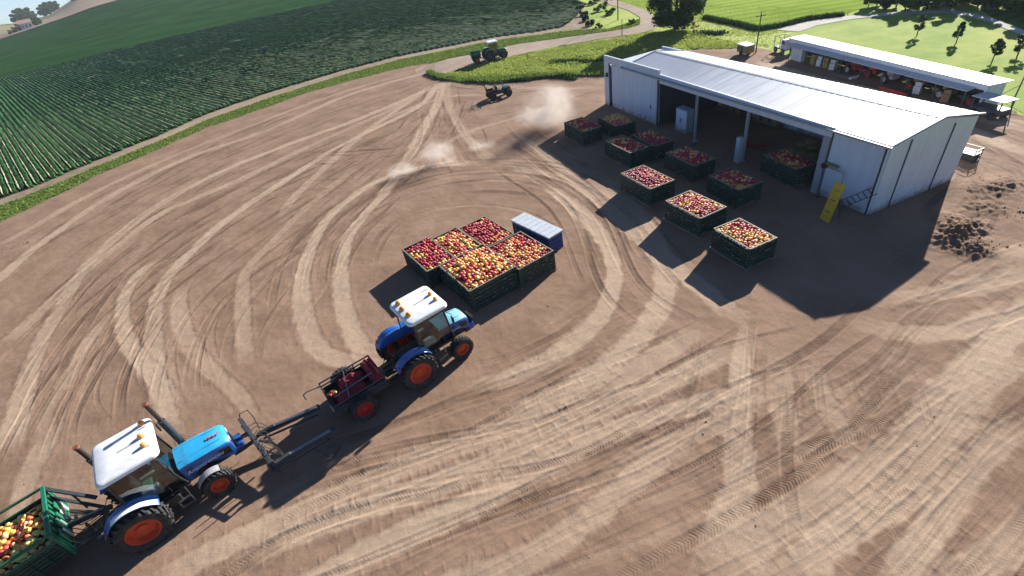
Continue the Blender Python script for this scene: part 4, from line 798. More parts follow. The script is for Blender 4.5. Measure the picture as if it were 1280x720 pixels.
for i in range(7):
    mb = MB(); p = a0.lerp(a1, (i + .8) / 7.6); mb.bar(p, p + off, .03); mb.build('rung', M['dark'], t)

# ------------------------------------------------------------------ fruit bins
def unit_apple(name, n=12, m=8, r=.5):
    mb = MB(); prof = []
    for i in range(m + 1):
        a = PI * i / m; rr = math.sin(a); z = math.cos(a) * .88
        if i == 0: z = .66
        if i == 1: z = .80
        prof.append((max(rr * (1 + .05 * z), 0.0) * r, z * r))
    mb.lathe(prof, n); return mb
APC = [('apple_red', (.50, .018, .025)), ('apple_crimson', (.32, .008, .035)), ('apple_orange', (.72, .17, .03)), ('apple_yellow', (.78, .48, .08)), ('apple_green', (.58, .60, .14)), ('apple_peach', (.80, .42, .22))]
def apple_mat(n, c):
    m, nt, b = new_mat(n); L = nt.links.new; tc = N(nt, 'ShaderNodeTexCoord'); n1 = N(nt, 'ShaderNodeTexNoise', Scale=4.5, Detail=3.0); g = N(nt, 'ShaderNodeNewGeometry')
    L(g.outputs['Position'], n1.inputs['Vector']); r = ramp(nt, [(.35, tuple(x * .7 for x in c)), (.6, c), (.85, tuple(min(1, x * 1.15 + .06) for x in c))]); ad = N(nt, 'ShaderNodeMath', operation='MULTIPLY_ADD'); ad.inputs[1].default_value = .35
    L(g.outputs['Random Per Island'], ad.inputs[0]); L(n1.outputs['Fac'], ad.inputs[2]); L(ad.outputs[0], r.inputs['Fac']); L(r.outputs[0], b.inputs['Base Color']); b.inputs['Roughness'].default_value = .5
    return m
APM = [apple_mat(n, c) for n, c in APC]
APN = ['red', 'crimson', 'orange', 'yellow', 'pale green', 'peach coloured']
MIX = {'red': [.68, .22, .04, .02, .0, .04], 'mixed': [.40, .14, .20, .12, .0, .14], 'yellow': [.03, .0, .22, .50, .03, .22], 'green': [.04, .0, .10, .30, .44, .12], 'crimson': [.30, .64, .02, .01, 0, .03], 'peach': [.14, .03, .26, .20, .02, .35]}
def heap(cx, cy, rz, lx, ly, z, d, mixes, dome=.12, seed=0):
    """apple centres packed over a gently domed load: (x, y, z, size, colour)"""
    r = random.Random(seed); out = []; c_, s_ = math.cos(rz), math.sin(rz)
    nx = max(1, int(lx / d)); ny = max(1, int(ly / (d * .87)))
    for j in range(ny):
        for i in range(nx):
            x = (-lx / 2 + d * .55) + (lx - d * 1.1) * i / max(1, nx - 1) + (d * .25 if j % 2 else -d * .25) + r.gauss(0, d * .13)
            y = (-ly / 2 + d * .55) + (ly - d * 1.1) * j / max(1, ny - 1) + r.gauss(0, d * .13)
            x = max(-lx / 2 + d * .5, min(lx / 2 - d * .5, x)); y = max(-ly / 2 + d * .5, min(ly / 2 - d * .5, y))
            k = (1 - (2 * x / lx) ** 2) * (1 - (2 * y / ly) ** 2); zz = z + dome * (k ** .7) + r.uniform(-.35, .25) * d
            u = (x / lx + .5); w_ = (y / ly + .5)
            q_ = mnoise.noise(Vector((x * .9 + seed, y * .9, seed * 3.1))) + r.gauss(0, .05)
            mix = mixes[0] if q_ < -.1 else (mixes[1 % len(mixes)] if q_ < .12 else mixes[2 % len(mixes)])
            cidx = r.choices(range(6), MIX[mix])[0]
            out.append((cx + x * c_ - y * s_, cy + x * s_ + y * c_, zz, d * r.uniform(.88, 1.12), cidx))
    return out
HEAPS = []      # loads that become one heap object
def fruit_bin(loc, rz, lx, ly, h, label, mixes, d=.16, dome=.10, pallet=True, group='crates of apples standing in front of the barn', seed=0, z0=.06, heaped=True, own=False, short=None):
    x0, y0 = loc; pz = z0
    if pallet:
        t = empty('pallet', (x0, y0, z0), rz, None, 'pallet', 'wooden pallets under the apple crates'); t['label'] = 'low wooden pallet under ' + short
        mb = MB(); [mb.box((x, 0, .115), (.13, ly + .2, .025)) for x in np.linspace(-lx / 2 - .02, lx / 2 + .02, int(lx / .22))]; mb.build('deck', M['wood'], t)
        mb = MB(); [mb.box((0, y, .055), (lx + .14, .09, .09)) for y in np.linspace(-ly / 2, ly / 2, 3)]; mb.build('bearers', M['wood'], t); pz += .135
    t = empty('apple_crate', (x0, y0, pz), rz, label, 'crate', group)
    r = random.Random(seed)
    nl = 6; sh = h / nl
    for ax, L_, pos in ((0, lx, -ly / 2), (0, lx, ly / 2), (1, ly, -lx / 2), (1, ly, lx / 2)):
        mb = MB(); s = 1 if pos > 0 else -1
        B1 = lambda a, b_, z, w, dd, hh: mb.box((a, b_, z) if ax == 0 else (b_, a, z), (w, dd, hh) if ax == 0 else (dd, w, hh), mi=1)
        B2 = lambda a, b_, z, w, dd, hh: mb.box((a, b_, z) if ax == 0 else (b_, a, z), (w, dd, hh) if ax == 0 else (dd, w, hh), mi=2)
        B3 = lambda a, b_, z, w, dd, hh: mb.box((a, b_, z) if ax == 0 else (b_, a, z), (w, dd, hh) if ax == 0 else (dd, w, hh), mi=3)
        for i in range(nl):
            zc = sh * (i + .5)
            B_ = lambda a, b_, z, w, dd, hh: mb.box((a, b_, z) if ax == 0 else (b_, a, z), (w, dd, hh) if ax == 0 else (dd, w, hh))
            B_(0, pos, zc, L_ - .08, .035, sh * .62)
            B3(0, pos + s * .03, zc + sh * .30, L_ - .05, .05, sh * .14)
        nr = max(3, int(L_ / .42))
        for j in range(nr + 1):
            a = -L_ / 2 + .05 + (L_ - .1) * j / nr; B_(a, pos + s * .012, h / 2, .05, .055, h - .01)
        B2(0, pos - s * .025, h / 2, L_ - .1, .008, h - .06)
        # pale clips and labels on the slats
        for _ in range(int(L_ * 6)):
            a = r.uniform(-L_ / 2 + .15, L_ / 2 - .15); i = r.randrange(nl)
            B1(a, pos + s * .030, sh * (i + .45), r.uniform(.05, .14), .02, r.uniform(.02, .06))
        mb.build('side_panel', [M['dkgreen'], M['rim'], M['black'], M['slat']], t)
    for sx in (-1, 1):
        for sy in (-1, 1):
            mb = MB(); mb.box((sx * lx / 2, sy * ly / 2, h / 2 + .005), (.08, .08, h + .02)); mb.build('corner_post', M['dkgreen'], t)
    mb = MB()
    for sy in (-1, 1): mb.box((0, sy * ly / 2, h + .02), (lx + .07, .05, .028))
    for sx in (-1, 1): mb.box((sx * lx / 2, 0, h + .021), (.05, ly - .05, .026))
    mb.build('rim', M['rim'], t)
    mb = MB(); mb.box((0, 0, h - d * 1.25), (lx - .08, ly - .08, .02)); mb.box((0, 0, .02), (lx - .06, ly - .06, .03)); mb.build('liner', M['liner'], t)
    H_ = heap(x0, y0, rz, lx - .07, ly - .07, pz + h - d * .42, d, mixes, dome, seed)
    if own: return H_
    HEAPS.extend(H_); return H_
YB = [  # yard crates: centre at the rim, angle, length, width
 ((7.99, 37.69), -73, 3.0, 1.6, ['red', 'peach', 'mixed'], 'green slatted crate of red apples in the row nearest the dust cloud'),
 ((10.67, 37.4), -76, 2.75, 1.65, ['red', 'peach', 'yellow'], 'green slatted crate of orange and red apples beside the closed barn door'),
 ((9.9, 32.31), -72, 3.1, 1.5, ['red', 'peach', 'crimson'], 'green slatted crate of red apples, front one of the twins by the left opening'),
 ((11.82, 32.5), -76, 2.75, 1.5, ['crimson', 'yellow', 'red'], 'green slatted crate with crimson and yellow apples before the pale cabinet'),
 ((12.89, 28.51), -74, 2.75, 1.6, ['red', 'peach', 'red'], 'green slatted crate of red apples in front of the middle opening of the barn'),
 ((9.46, 26.74), -71, 2.9, 1.7, ['red', 'mixed', 'crimson'], 'green slatted crate of red apples alone at the left of the front row'),
 ((13.85, 24.42), -75, 2.4, 1.6, ['mixed', 'red', 'peach'], 'green slatted crate half in the shadow of the barn roof'),
 ((10.7, 22.51), -69, 2.6, 1.75, ['red', 'yellow', 'mixed'], 'green slatted crate with a yellow patch among red apples in the front row'),
 ((11.64, 18.97), -73, 2.3, 1.6, ['red', 'peach', 'yellow'], 'green slatted crate of mixed apples nearest the camera, right of the others'),
 ((17.75, 25.53), -78, 2.6, 1.5, ['peach', 'crimson', 'mixed'], 'dim green crate heaped with apples inside the right opening of the barn'),
]
SH = ['the crate nearest the dust cloud', 'the crate beside the closed barn door', 'the front one of the twin crates', 'the rear one of the twin crates, before the cabinet', 'the crate before the middle barn opening', 'the crate alone at the left of the front row', 'the crate half in the barn shadow', 'the crate with a yellow apple patch', 'the free-standing crate nearest the camera', 'the dim crate inside the barn']
for i, (c, a, lx, ly, mx_, lb) in enumerate(YB):
    fruit_bin(c, R(a), lx, ly, 1.08, lb, mx_, .165, seed=10 + i, short=SH[i])
GB = [
 ((-4.2, 22.9), -61, 3.15, 1.72, ['red', 'crimson', 'yellow'], 'dark crate of crimson and yellow apples at the left end of the yard cluster'),
 ((-2.65, 23.54), -61, 2.8, 1.68, ['peach', 'mixed', 'yellow'], 'dark crate of orange apples between its neighbours in the back row of the cluster'),
 ((-0.89, 24.1), -61, 3.0, 1.85, ['crimson', 'red', 'mixed'], 'dark crate of crimson apples at the back of the cluster beside the blue crate'),
 ((0.78, 21.3), -61, 2.85, 2.2, ['crimson', 'red', 'peach'], 'dark crate of red apples in the front row of the cluster, beside the blue crate'),
]
for i, (c, a, lx, ly, mx_, lb) in enumerate(GB):
    fruit_bin(c, R(a), lx, ly, 1.1, lb, mx_, .19, pallet=(i == 3), short='the clustered crate beside the blue crate', group='crates of apples clustered beside the front tractor', seed=40 + i)
near = fruit_bin((-1.56, 20.43), R(-61), 3.1, 2.72, 1.3, 'largest dark crate, heaped with yellow and orange apples, nearest the tractor cab', ['yellow', 'peach', 'mixed'], .225, .22, pallet=False, group='crates of apples clustered beside the front tractor', seed=50, own=True)
# blue crate with pale lid
t = empty('blue_crate', (2.02, 23.77) + (.06,), R(-57), 'navy blue ribbed plastic crate with a pale grey lid beside the apple cluster', 'crate')
mb = MB(); mb.box((0, 0, .5), (3.2, 1.0, 1.0)); mb.build('body', M['navy'], t, bevel=.02)
mb = MB()
for x in np.linspace(-1.5, 1.5, 9): [mb.box((x, s * .515, .5), (.07, .05, .98)) for s in (-1, 1)]
for z in (.25, .5, .75): [mb.box((s * 1.615, 0, z), (.05, .96, .05)) for s in (-1, 1)]
mb.build('ribs', M['navy'], t); mb = MB(); mb.box((0, 0, 1.05), (3.32, 1.12, .10)); lid = mb.build('lid', M['lid'], t, bevel=.02)
mb = MB(); [mb.box((x, 0, 1.105), (.03, 1.0, .014)) for x in np.linspace(-1.3, 1.3, 7)]; mb.build('lid_ribs', M['lid'], lid)
# crate frame stored behind the barn
t = empty('cage_crate', (27.34, 23.74) + (.05,), R(-74), 'green metal cage crate standing behind the far right corner of the barn', 'crate'); t.scale = (.55, .5, .5)
for s in ((-1, -1), (1, -1), (1, 1), (-1, 1)): mb = MB(); mb.bar((s[0] * .9, s[1] * .6, 0), (s[0] * .9, s[1] * .6, 1.5), .07); mb.build('post', M['dkgreen'], t)
for z in (.15, .6, 1.05, 1.5):
    mb = MB(); [mb.bar((-.9, y, z), (.9, y, z), .05) for y in (-.6, .6)]; [mb.bar((x, -.6, z), (x, .6, z), .05) for x in (-.9, .9)]; mb.build('rail', M['dkgreen'], t)
mb = MB(); mb.box((0, 0, .5), (1.7, 1.1, .8)); mb.build('load', M['black'], t)
# ------------------------------------------------------------------ tractors
def wheel(parent, x, y, R_, w, side, rimm,  seed=0, R0=.60):
    """tyre with chevron lugs, dished rim: local to parent, axle along y; side = +1 left, -1 right"""
    ty = MB(); h = w / 2; rr = R_ * R0
    prof = [(rr, -h * .78), (R_ * .80, -h), (R_ * .93, -h * .96), (R_ * .96, -h * .7), (R_ * .97, 0), (R_ * .96, h * .7), (R_ * .93, h * .96), (R_ * .80, h), (rr, h * .78), (rr * .97, 0)]
    ty.lathe(prof, 40, 'Y', close=True)
    nl = 22
    for k in range(nl):
        for s in (-1, 1):
            a0 = 2 * PI * (k + (0 if s > 0 else .5)) / nl; pts = []
            for yy, da in ((.02, .20), (.95, -.02)):
                for dd in (-.045, .045):
                    for rad_ in (.93, 1.05 if yy < .5 else 1.02):
                        a = a0 + da + dd; pts.append((R_ * rad_ * math.cos(a), s * h * yy, R_ * rad_ * math.sin(a)))
            ty.add(pts, [(0, 1, 3, 2), (4, 6, 7, 5), (0, 4, 5, 1), (2, 3, 7, 6), (1, 5, 7, 3), (0, 2, 6, 4)])
            # lug shoulder down the sidewall
            a = a0 - .02; pts = []
            for rad_, yy in ((1.0, .93), (.86, 1.03)):
                for dd in (-.04, .04):
                    for e in (0, -.08): pts.append((R_ * (rad_ + e * .3) * math.cos(a + dd), s * h * (yy + e), R_ * (rad_ + e * .3) * math.sin(a + dd)))
            ty.add(pts, [(0, 1, 3, 2), (4, 6, 7, 5), (0, 4, 5, 1), (2, 3, 7, 6), (1, 5, 7, 3), (0, 2, 6, 4)])
    wh = empty('wheel', (x, y, R_)); wh.parent = parent; wh.rotation_euler = (0, seed * .7, 0)
    t_ = ty.build('tyre', M['rubber'], wh)
    o = side; r_ = MB()
    r_.lathe([(rr, o * h * .80), (rr * .93, o * h * .84), (rr * .90, o * h * .70), (rr * .80, o * h * .35), (rr * .74, o * h * .18), (rr * .40, o * h * .16), (rr * .34, o * h * .34), (rr * .14, o * h * .38), (0, o * h * .38)], 32, 'Y')
    r_.lathe([(rr, -o * h * .78), (rr * .9, -o * h * .7), (rr * .74, o * h * .12), (0, o * h * .1)], 32, 'Y')
    for k in range(8):
        a = 2 * PI * k / 8; r_.lathe([(0, 0), (.022, 0), (.022, .03), (0, .03)], 6, 'Y', (rr * .25 * math.cos(a), o * h * .36, rr * .25 * math.sin(a)))
        a += .2; r_.box((rr * .86 * math.cos(a), o * h * .5, rr * .86 * math.sin(a)), (.09, .03, .09))
    r_.build('rim', rimm, wh, smooth=True); return wh
def arch(cx, cz, r0, r1, a0, a1, n=14):
    out = [(cx + r1 * math.cos(a0 + (a1 - a0) * i / n), cz + r1 * math.sin(a0 + (a1 - a0) * i / n)) for i in range(n + 1)]
    return out + [(cx + r0 * math.cos(a1 + (a0 - a1) * i / n), cz + r0 * math.sin(a1 + (a0 - a1) * i / n)) for i in range(n + 1)]
def text_mesh(s, size, m, parent, loc, rot, ext=.006, name='lettering', shear=0.0):
    cu = bpy.data.curves.new('txt', 'FONT'); cu.body = s; cu.size = size; cu.extrude = ext; cu.shear = shear; cu.offset = .002
    to = bpy.data.objects.new('txt', cu); col.objects.link(to); bpy.context.view_layer.update()
    me = bpy.data.meshes.new_from_object(to); me.name = name; bpy.data.objects.remove(to); bpy.data.curves.remove(cu)
    me.materials.clear(); me.materials.append(m); o = bpy.data.objects.new(name, me); col.objects.link(o); o.parent = parent; o.location = loc; o.rotation_euler = rot; return o
def tractor(loc, rz, label, wb=2.35, R_=.84, rf=.52, wr=.58, wf=.42, hy=1.22, hyf=1.12, hood=(1.55, 3.25), hw=.52, hz=(.78, 1.58), cab=(.0, 1.6), cw=1.02, ztop=2.85, hoodm=M['blue'], hoodtop=M['cyan'], fend=M['blue'], roofm=M['white'], rimm=M['orange'], beacons=(), beam=M['amber'], text=None, stacks=(), ffend=True, rearsheen=True, seed=0, marks=False, driver=False):
    t = empty('tractor', (loc[0], loc[1], .05), rz, label, 'tractor')
    for s in (-1, 1):
        wheel(t, 0, s * hy, R_, wr, s, rimm, seed + s + 1); wheel(t, wb, s * hyf, rf, wf, s, rimm, seed + s + 4, .56)
    # chassis
    mb = MB(); mb.box((.15, 0, .85), (.9, .62, .6)); mb.box((1.2, 0, .72), (1.6, .44, .42)); mb.box((2.3, 0, .62), (1.5, .40, .26)); mb.tube([(0, -hy, R_), (0, hy, R_)], .13, 12); mb.tube([(wb, -hyf, rf), (wb, hyf, rf)], .085, 10)
    mb.box((wb, 0, rf), (.28, .34, .28)); mb.box((hood[0] + .3, -.36, .95), (.45, .25, .35)); mb.box((2.1, 0, .92), (1.7, .5, .35)); mb.lathe([(0, -.2), (.13, -.2), (.13, .2), (0, .2)], 12, 'Y', (2.0, .34, .85))
    for k in range(5): mb.box((hood[0] + .3 + k * .26, 0, 1.0), (.12, .62, .22))
    mb.box((hood[1] - .05, 0, .62), (.3, .62, .3)); mb.build('chassis', M['black'], t, bevel=.015)
    mb = MB(); mb.box((.9, -.78, .72), (.75, .32, .42)); mb.build('fuel_tank', M['black'], t, bevel=.05)
    # hood: side profile with an arch cut over the front axle, tapered nose
    x0, x1 = hood; z0, z1 = hz
    n = 8; V = []; F = []
    prof = [(x0, z0 + .12, z1), (x0 + .35, z0 + .12, z1 + .02), (wb - .55, z0 + .16, z1 + .01), (wb - .3, z0 + .34, z1), (wb + .1, z0 + .40, z1 - .02), (wb + .4, z0 + .22, z1 - .05), (x1 - .12, z0 + .02, z1 - .10), (x1, z0, z1 - .22)]
    for i, (x, zb, zt) in enumerate(prof):
        wv = hw * (1 if i < 5 else (.97, .93, .86)[i - 5])
        ring = [(x, -wv, zb), (x, -wv, zt - .22), (x, -wv * .96, zt - .09), (x, -wv * .78, zt - .015), (x, 0, zt + .02), (x, wv * .78, zt - .015), (x, wv * .96, zt - .09), (x, wv, zt - .22), (x, wv, zb)]
        V += ring
    for i in range(len(prof) - 1):
        for k in range(8):
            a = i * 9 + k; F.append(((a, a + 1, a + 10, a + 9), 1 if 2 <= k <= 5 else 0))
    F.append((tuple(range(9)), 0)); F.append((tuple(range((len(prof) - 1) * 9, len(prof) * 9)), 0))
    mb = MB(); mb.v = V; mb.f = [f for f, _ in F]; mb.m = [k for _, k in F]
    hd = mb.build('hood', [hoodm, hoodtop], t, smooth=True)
    mb = MB()
    for s in (-1, 1): mb.bar((x0 + .05, s * hw * .62, z1 + .012), (x1 - .2, s * hw * .52, z1 - .06), .012, .006); mb.bar((x0 + .05, s * (hw + .003), z1 - .24), (x1 - .3, s * (hw * .97 + .003), z1 - .27), .006, .012)
    mb.build('hood_seam', M['dark'], hd)
    for s in (-1, 1):
        mb = MB(); mb.prism([(x1 - .48, z0 + .30), (x1 - .10, z0 + .20), (x1 - .10, z1 - .34), (x1 - .46, z1 - .30)], s * (hw * .97) - .012, s * (hw * .97) + .012); mb.build('side_grille', M['black'], t)
        mb = MB(); mb.box((x1 + .005, s * .24, z1 - .34), (.03, .22, .12)); mb.build('headlight', M['lid'], t, bevel=.01)
    mb = MB(); mb.box((x1 + .0, 0, z0 + .28), (.03, .62, .42)); [mb.box((x1 + .02, 0, z0 + .1 + k * .06), (.02, .6, .012)) for k in range(7)]; mb.build('front_grille', M['black'], t)
    mb = MB(); mb.box((x1 + .12, 0, z0 - .12), (.30, .72, .34)); mb.build('front_weight', hoodm, t, bevel=.03)
    if text:
        for s in (-1, 1): text_mesh(text, text_size(text, x1 - x0 - .62), M['letter'], hd, (x0 + .10, -hw - .004, z1 - .50) if s < 0 else (x1 - .50, hw + .004, z1 - .50), (PI / 2, 0, 0) if s < 0 else (PI / 2, 0, PI), shear=.25, name='lettering')
    if marks: text_mesh('MHIW', .17, M['redmark'], hd, (x1 - .62, -.10, z1 + .012), (0, R(3.5), .0), name='badge')
    # cab frame
    c0, c1 = cab; zb = .95; fl = MB(); fl.box(((c0 + c1) / 2, 0, .93), (c1 - c0 + .1, 1.3, .08)); fl.build('cab_floor', M['black'], t)
    posts = [(c0 + .12, c0 + .02), (c1 - .12, c1 - .28)]
    bw = .74
    for s in (-1, 1):
        for (xt, xb) in ((c0 + .10, c0 - .02), (c1 - .15, c1 + .04)):
            mb = MB(); mb.tube([(xb, s * bw, zb), (xb * .6 + xt * .4, s * (bw + .12), 1.5), (xt, s * (cw - .14), ztop - .1)], .042, 8); mb.build('cab_post', M['black'], t, smooth=True)
        mb = MB(); mb.tube([(c0 - .02, s * bw, zb), (c1 + .04, s * bw, zb)], .04, 8); mb.build('cab_sill', M['black'], t); mb = MB(); mb.tube([(c0 + .1, s * (cw - .15), ztop - .12), (c1 - .15, s * (cw - .15), ztop - .12)], .045, 8); mb.build('cab_rail', M['black'], t)
        mb = MB(); mb.add([(c0, s * bw, zb), (c1 + .02, s * bw, zb), (c1 - .06, s * (bw + .12), 1.5), (c1 - .17, s * (cw - .15), ztop - .14), (c0 + .12, s * (cw - .15), ztop - .14), (c0 + .04, s * (bw + .12), 1.5)], [(0, 1, 2, 5), (5, 2, 3, 4)]); w_ = mb.build('side_window', M['glass'], t, fix=False)
        mb = MB(); mb.bar((c1 - .45, s * (bw + .09), 1.15), (c1 - .45, s * (bw + .12), 1.40), .03); mb.build('door_handle', M['dark'], w_)
    mb = MB(); mb.add([(c1 + .03, -bw, zb), (c1 + .03, bw, zb), (c1 - .16, cw - .17, ztop - .14), (c1 - .16, -cw + .17, ztop - .14)], [(0, 1, 2, 3)]); mb.build('windscreen', M['glass'], t, fix=False)
    mb = MB(); mb.add([(c0 - .03, -bw, zb), (c0 - .03, bw, zb), (c0 + .1, cw - .17, ztop - .14), (c0 + .1, -cw + .17, ztop - .14)], [(0, 1, 2, 3)]); mb.build('rear_window', M['glass'], t, fix=False)
    # roof: rounded slab with a shallow crown
    V = []; F = []; rx0, rx1 = c0 - .10, c1 + .12; nx, ny = 14, 12
    mb = MB()
    outl = []
    rc_ = .22
    for (sx, sy, a0) in ((1, 1, 0), (-1, 1, PI / 2), (-1, -1, PI), (1, -1, 3 * PI / 2)):
        cxr = (rx1 - rc_) if sx > 0 else (rx0 + rc_); cyr = sy * (cw - rc_)
        for k in range(6): a = a0 + PI / 2 * k / 5; outl.append((cxr + rc_ * math.cos(a), cyr + rc_ * math.sin(a)))
    no = len(outl); mx_ = (rx0 + rx1) / 2
    levels = [(.95, ztop - .14), (1.0, ztop - .10), (1.0, ztop - .02), (.97, ztop + .025), (.90, ztop + .05), (.5, ztop + .075)]
    for k_, z_ in levels: V += [(mx_ + (x - mx_) * k_, y * k_, z_) for x, y in outl]
    for i in range(len(levels) - 1):
        for k in range(no): F.append((i * no + k, i * no + (k + 1) % no, (i + 1) * no + (k + 1) % no, (i + 1) * no + k))
    F.append(tuple(range(no - 1, -1, -1))); F.append(tuple(range((len(levels) - 1) * no, len(levels) * no)))
    mb.add(V, F); rf_ = mb.build('cab_roof', roofm, t, smooth=True)
    mb = MB(); mb.box((mx_ + .1, .0, ztop + .078), (.5, .04, .02)); mb.box((rx1 - .28, .55, ztop + .07), (.24, .05, .02)); mb.box((rx1 - .28, -.5, ztop + .07), (.22, .04, .02)); mb.build('roof_vent', M['grey'], rf_)
    for (bx, by, br) in beacons:
        mb = MB(); mb.lathe([(br * 1.1, 0), (br * 1.1, .03), (br, .04), (br * .95, .10), (br * .6, .15), (0, .165)], 16, c=(bx, by, ztop + .055)); bb = mb.build('beacon', beam, t, smooth=True)
    # interior
    st = MB(); st.box(((c0 + c1) / 2 - .25, 0, 1.22), (.5, .52, .14)); st.box(((c0 + c1) / 2 - .48, 0, 1.58), (.12, .50, .62)); st.box(((c0 + c1) / 2 - .25, 0, 1.05), (.3, .3, .3)); st.build('seat', M['seat'], t, bevel=.04)
    st = MB(); cxs = (c0 + c1) / 2 + .28; st.tube([(cxs + .2, 0, 1.0), (cxs, 0, 1.45)], .03); 
    st.tube([(cxs + .18 * math.cos(a) * .9, .19 * math.sin(a), 1.46 + .08 * math.cos(a)) for a in np.linspace(0, 2 * PI, 17)], .016, 6, cap=False); st.build('steering_wheel', M['black'], t)
    st = MB(); st.box((c1 - .2, 0, 1.2), (.28, .8, .5)); st.build('dashboard', M['grey'], t, bevel=.05)
    st = MB(); st.box(((c0 + c1) / 2 - .15, -.42, 1.25), (.55, .18, .42)); st.box(((c0 + c1) / 2 - .2, .42, 1.2), (.5, .16, .34)); st.build('side_console', M['palegrey'], t, bevel=.04)
    if driver:
        st = MB(); st.box(((c0 + c1) / 2 - .24, -.02, 1.33), (.36, .42, .12)); st.build('seat_cushion', M['teal'], t, bevel=.05)
    # rear fenders
    for s in (-1, 1):
        mb = MB(); ys = sorted((s * (hy - wr / 2 - .06), s * (hy + wr / 2 - .20)))
        out = arch(0, R_, R_ + .09, R_ + .13, R(32), R(150)); mb.prism(out, *ys)
        mb.prism([(0 + (R_ + .09) * math.cos(a), R_ + (R_ + .09) * math.sin(a)) for a in np.linspace(R(32), R(150), 15)], s * (hy - wr / 2 - .08), s * (hy - wr / 2 - .04))
        fd = mb.build('rear_fender', fend, t, bevel=.012)
        mb = MB(); mb.prism(arch(0, R_, R_ + .128, R_ + .15, R(36), R(118)), *sorted((s * (hy + wr / 2 - .42), s * (hy + wr / 2 - .19)))); mb.build('fender_top_strip', roofm if rearsheen else fend, fd, bevel=.008)  # white strip paints a sheen onto the fender top when the flag is set
        mb = MB(); mb.box((-R_ * .86, s * (hy + .0), R_ + .62), (.05, .22, .10)); mb.build('tail_lamp', M['red'], fd)
        if ffend:
            mb = MB(); mb.prism(arch(wb, rf, rf + .06, rf + .085, R(62), R(150), 10), *sorted((s * (hyf - wf / 2), s * (hyf + wf / 2 - .14)))); mb.box((wb - .05, s * (hyf - wf / 2 - .05), rf + .3), (.05, .16, .05)); mb.build('front_fender', M['grey'], t, bevel=.01)
        # steps
        mb = MB(); [mb.box((1.28, s * (.86 + .06 * k), .40 + .24 * (1 - k)), (.42, .26, .03)) for k in (0, 1)]; [mb.bar((1.28 + dx, s * .98, .3), (1.28 + dx, s * .78, .98), .03) for dx in (-.2, .2)]; mb.build('step', M['steel'], t)
        mb = MB(); mb.tube([(c1 - .14, s * (cw - .2), ztop - .3), (c1 + .05, s * (cw + .12), ztop - .42), (c1 + .05, s * (cw + .12), ztop - .62)], .014, 6); mb.box((c1 + .05, s * (cw + .14), ztop - .72), (.05, .17, .30)); mb.build('mirror', M['black'], t)
    for (sx, sy, h0, h1, r_, m2) in stacks:
        mb = MB(); mb.tube([(sx, sy, h0), (sx, sy, h0 + .15), (sx - .02, sy, h0 + (h1 - h0) * .62)], [.06, .125, .125], 14); mb.tube([(sx - .02, sy, h0 + (h1 - h0) * .62), (sx - .03, sy, h1)], .06, 12); ex = mb.build('exhaust_stack', M['dark'], t, smooth=True)
        mb = MB(); mb.tube([(sx - .021, sy, h0 + (h1 - h0) * .64), (sx - .03, sy, h1 + .01)], .082, 12); mb.build('heat_shield', M['sooty'], ex, smooth=True); mb = MB(); mb.tube([(sx - .03, sy, h1 - .06), (sx - .04, sy, h1 + .02)], .095, 12); mb.build('tip', m2, ex, smooth=True)
    # rear hitch
    mb = MB()
    for s in (-1, 1): mb.bar((-.2, s * .32, .62), (-1.05, s * .42, .5), .07, .09); mb.bar((-.15, s * .3, 1.1), (-.7, s * .38, .56), .04); mb.tube([(-.1, s * .25, 1.2), (-.55, s * .33, 1.05)], .05, 8)
    mb.bar((-.15, 0, 1.15), (-.95, 0, .9), .06); mb.box((-.4, 0, .8), (.35, .5, .4)); mb.bar((-.2, 0, .42), (-1.1, 0, .42), .10, .06)
    for s in (-.2, .0, .2): mb.tube([(-.3, s, 1.3), (-.6, s * 1.4, 1.45), (-.9, s * .8, 1.1), (-1.1, s, .8)], .014, 6)
    mb.build('rear_hitch', M['black'], t, bevel=.008)
    mb = MB()
    for k in range(3): mb.tube([(x0 + .1 + k * .1, hw - .05, z1 - .1), (x0 + .2 + .1 * k, hw + .15, z1 + .12 + .04 * k), (x0 + .45 + .1 * k, hw + .05, z1 - .1)], .011, 6)
    mb.build('hoses', M['black'], t)
    return t
def text_size(s, width): return width / (len(s) * .44)
def loc_from(o, deg, x, y):
    a = R(deg); return (o[0] + x * math.cos(a) - y * math.sin(a), o[1] + x * math.sin(a) + y * math.cos(a))
T1 = loc_from((-13.63, 8.69), 34, .42, 1.92)
t1 = tractor(T1, R(34), 'blue tractor with tall rusty exhausts and a sky blue hood, pulling the green apple trailer', wb=2.38, R_=.84, rf=.54, wr=.62, wf=.46, hy=1.22, hyf=1.10, hood=(1.66, 3.36), hw=.64, hz=(.80, 1.70), cab=(.02, 1.62), cw=1.08, ztop=3.05,
  beacons=[(1.50, .75, .10), (1.40, .10, .10), (1.42, -.42, .09)], text='Ansmtroncou', stacks=[(1.98, .80, 1.3, 3.75, .1, M['rust']), (-.30, 1.12, 1.6, 3.35, .1, M['rust'])], marks=True, driver=True)
T2 = loc_from((-4.55, 13.8), 31, .35, 1.55)
t2 = tractor(T2, R(31), 'blue tractor with five amber lamps on its white cab roof, parked beside the apple crates', wb=2.15, R_=.80, rf=.52, wr=.56, wf=.42, hy=1.12, hyf=1.02, hood=(2.0, 3.05), hw=.50, hz=(.82, 1.62), cab=(.42, 2.05), cw=.98, ztop=2.98,
  beacons=[(.66, .60, .12), (.60, .12, .12), (.62, -.42, .12), (1.92, .10, .085), (1.90, -.38, .085)], text='Cussaon', hoodtop=mat('hood_glare_blue', (.22, .52, .66), .3, var=.06, coat=.5), ffend=False, rearsheen=False, stacks=[], seed=3)  # pale hood top carries the glare in its colour
TG = (2.91, 72.28)
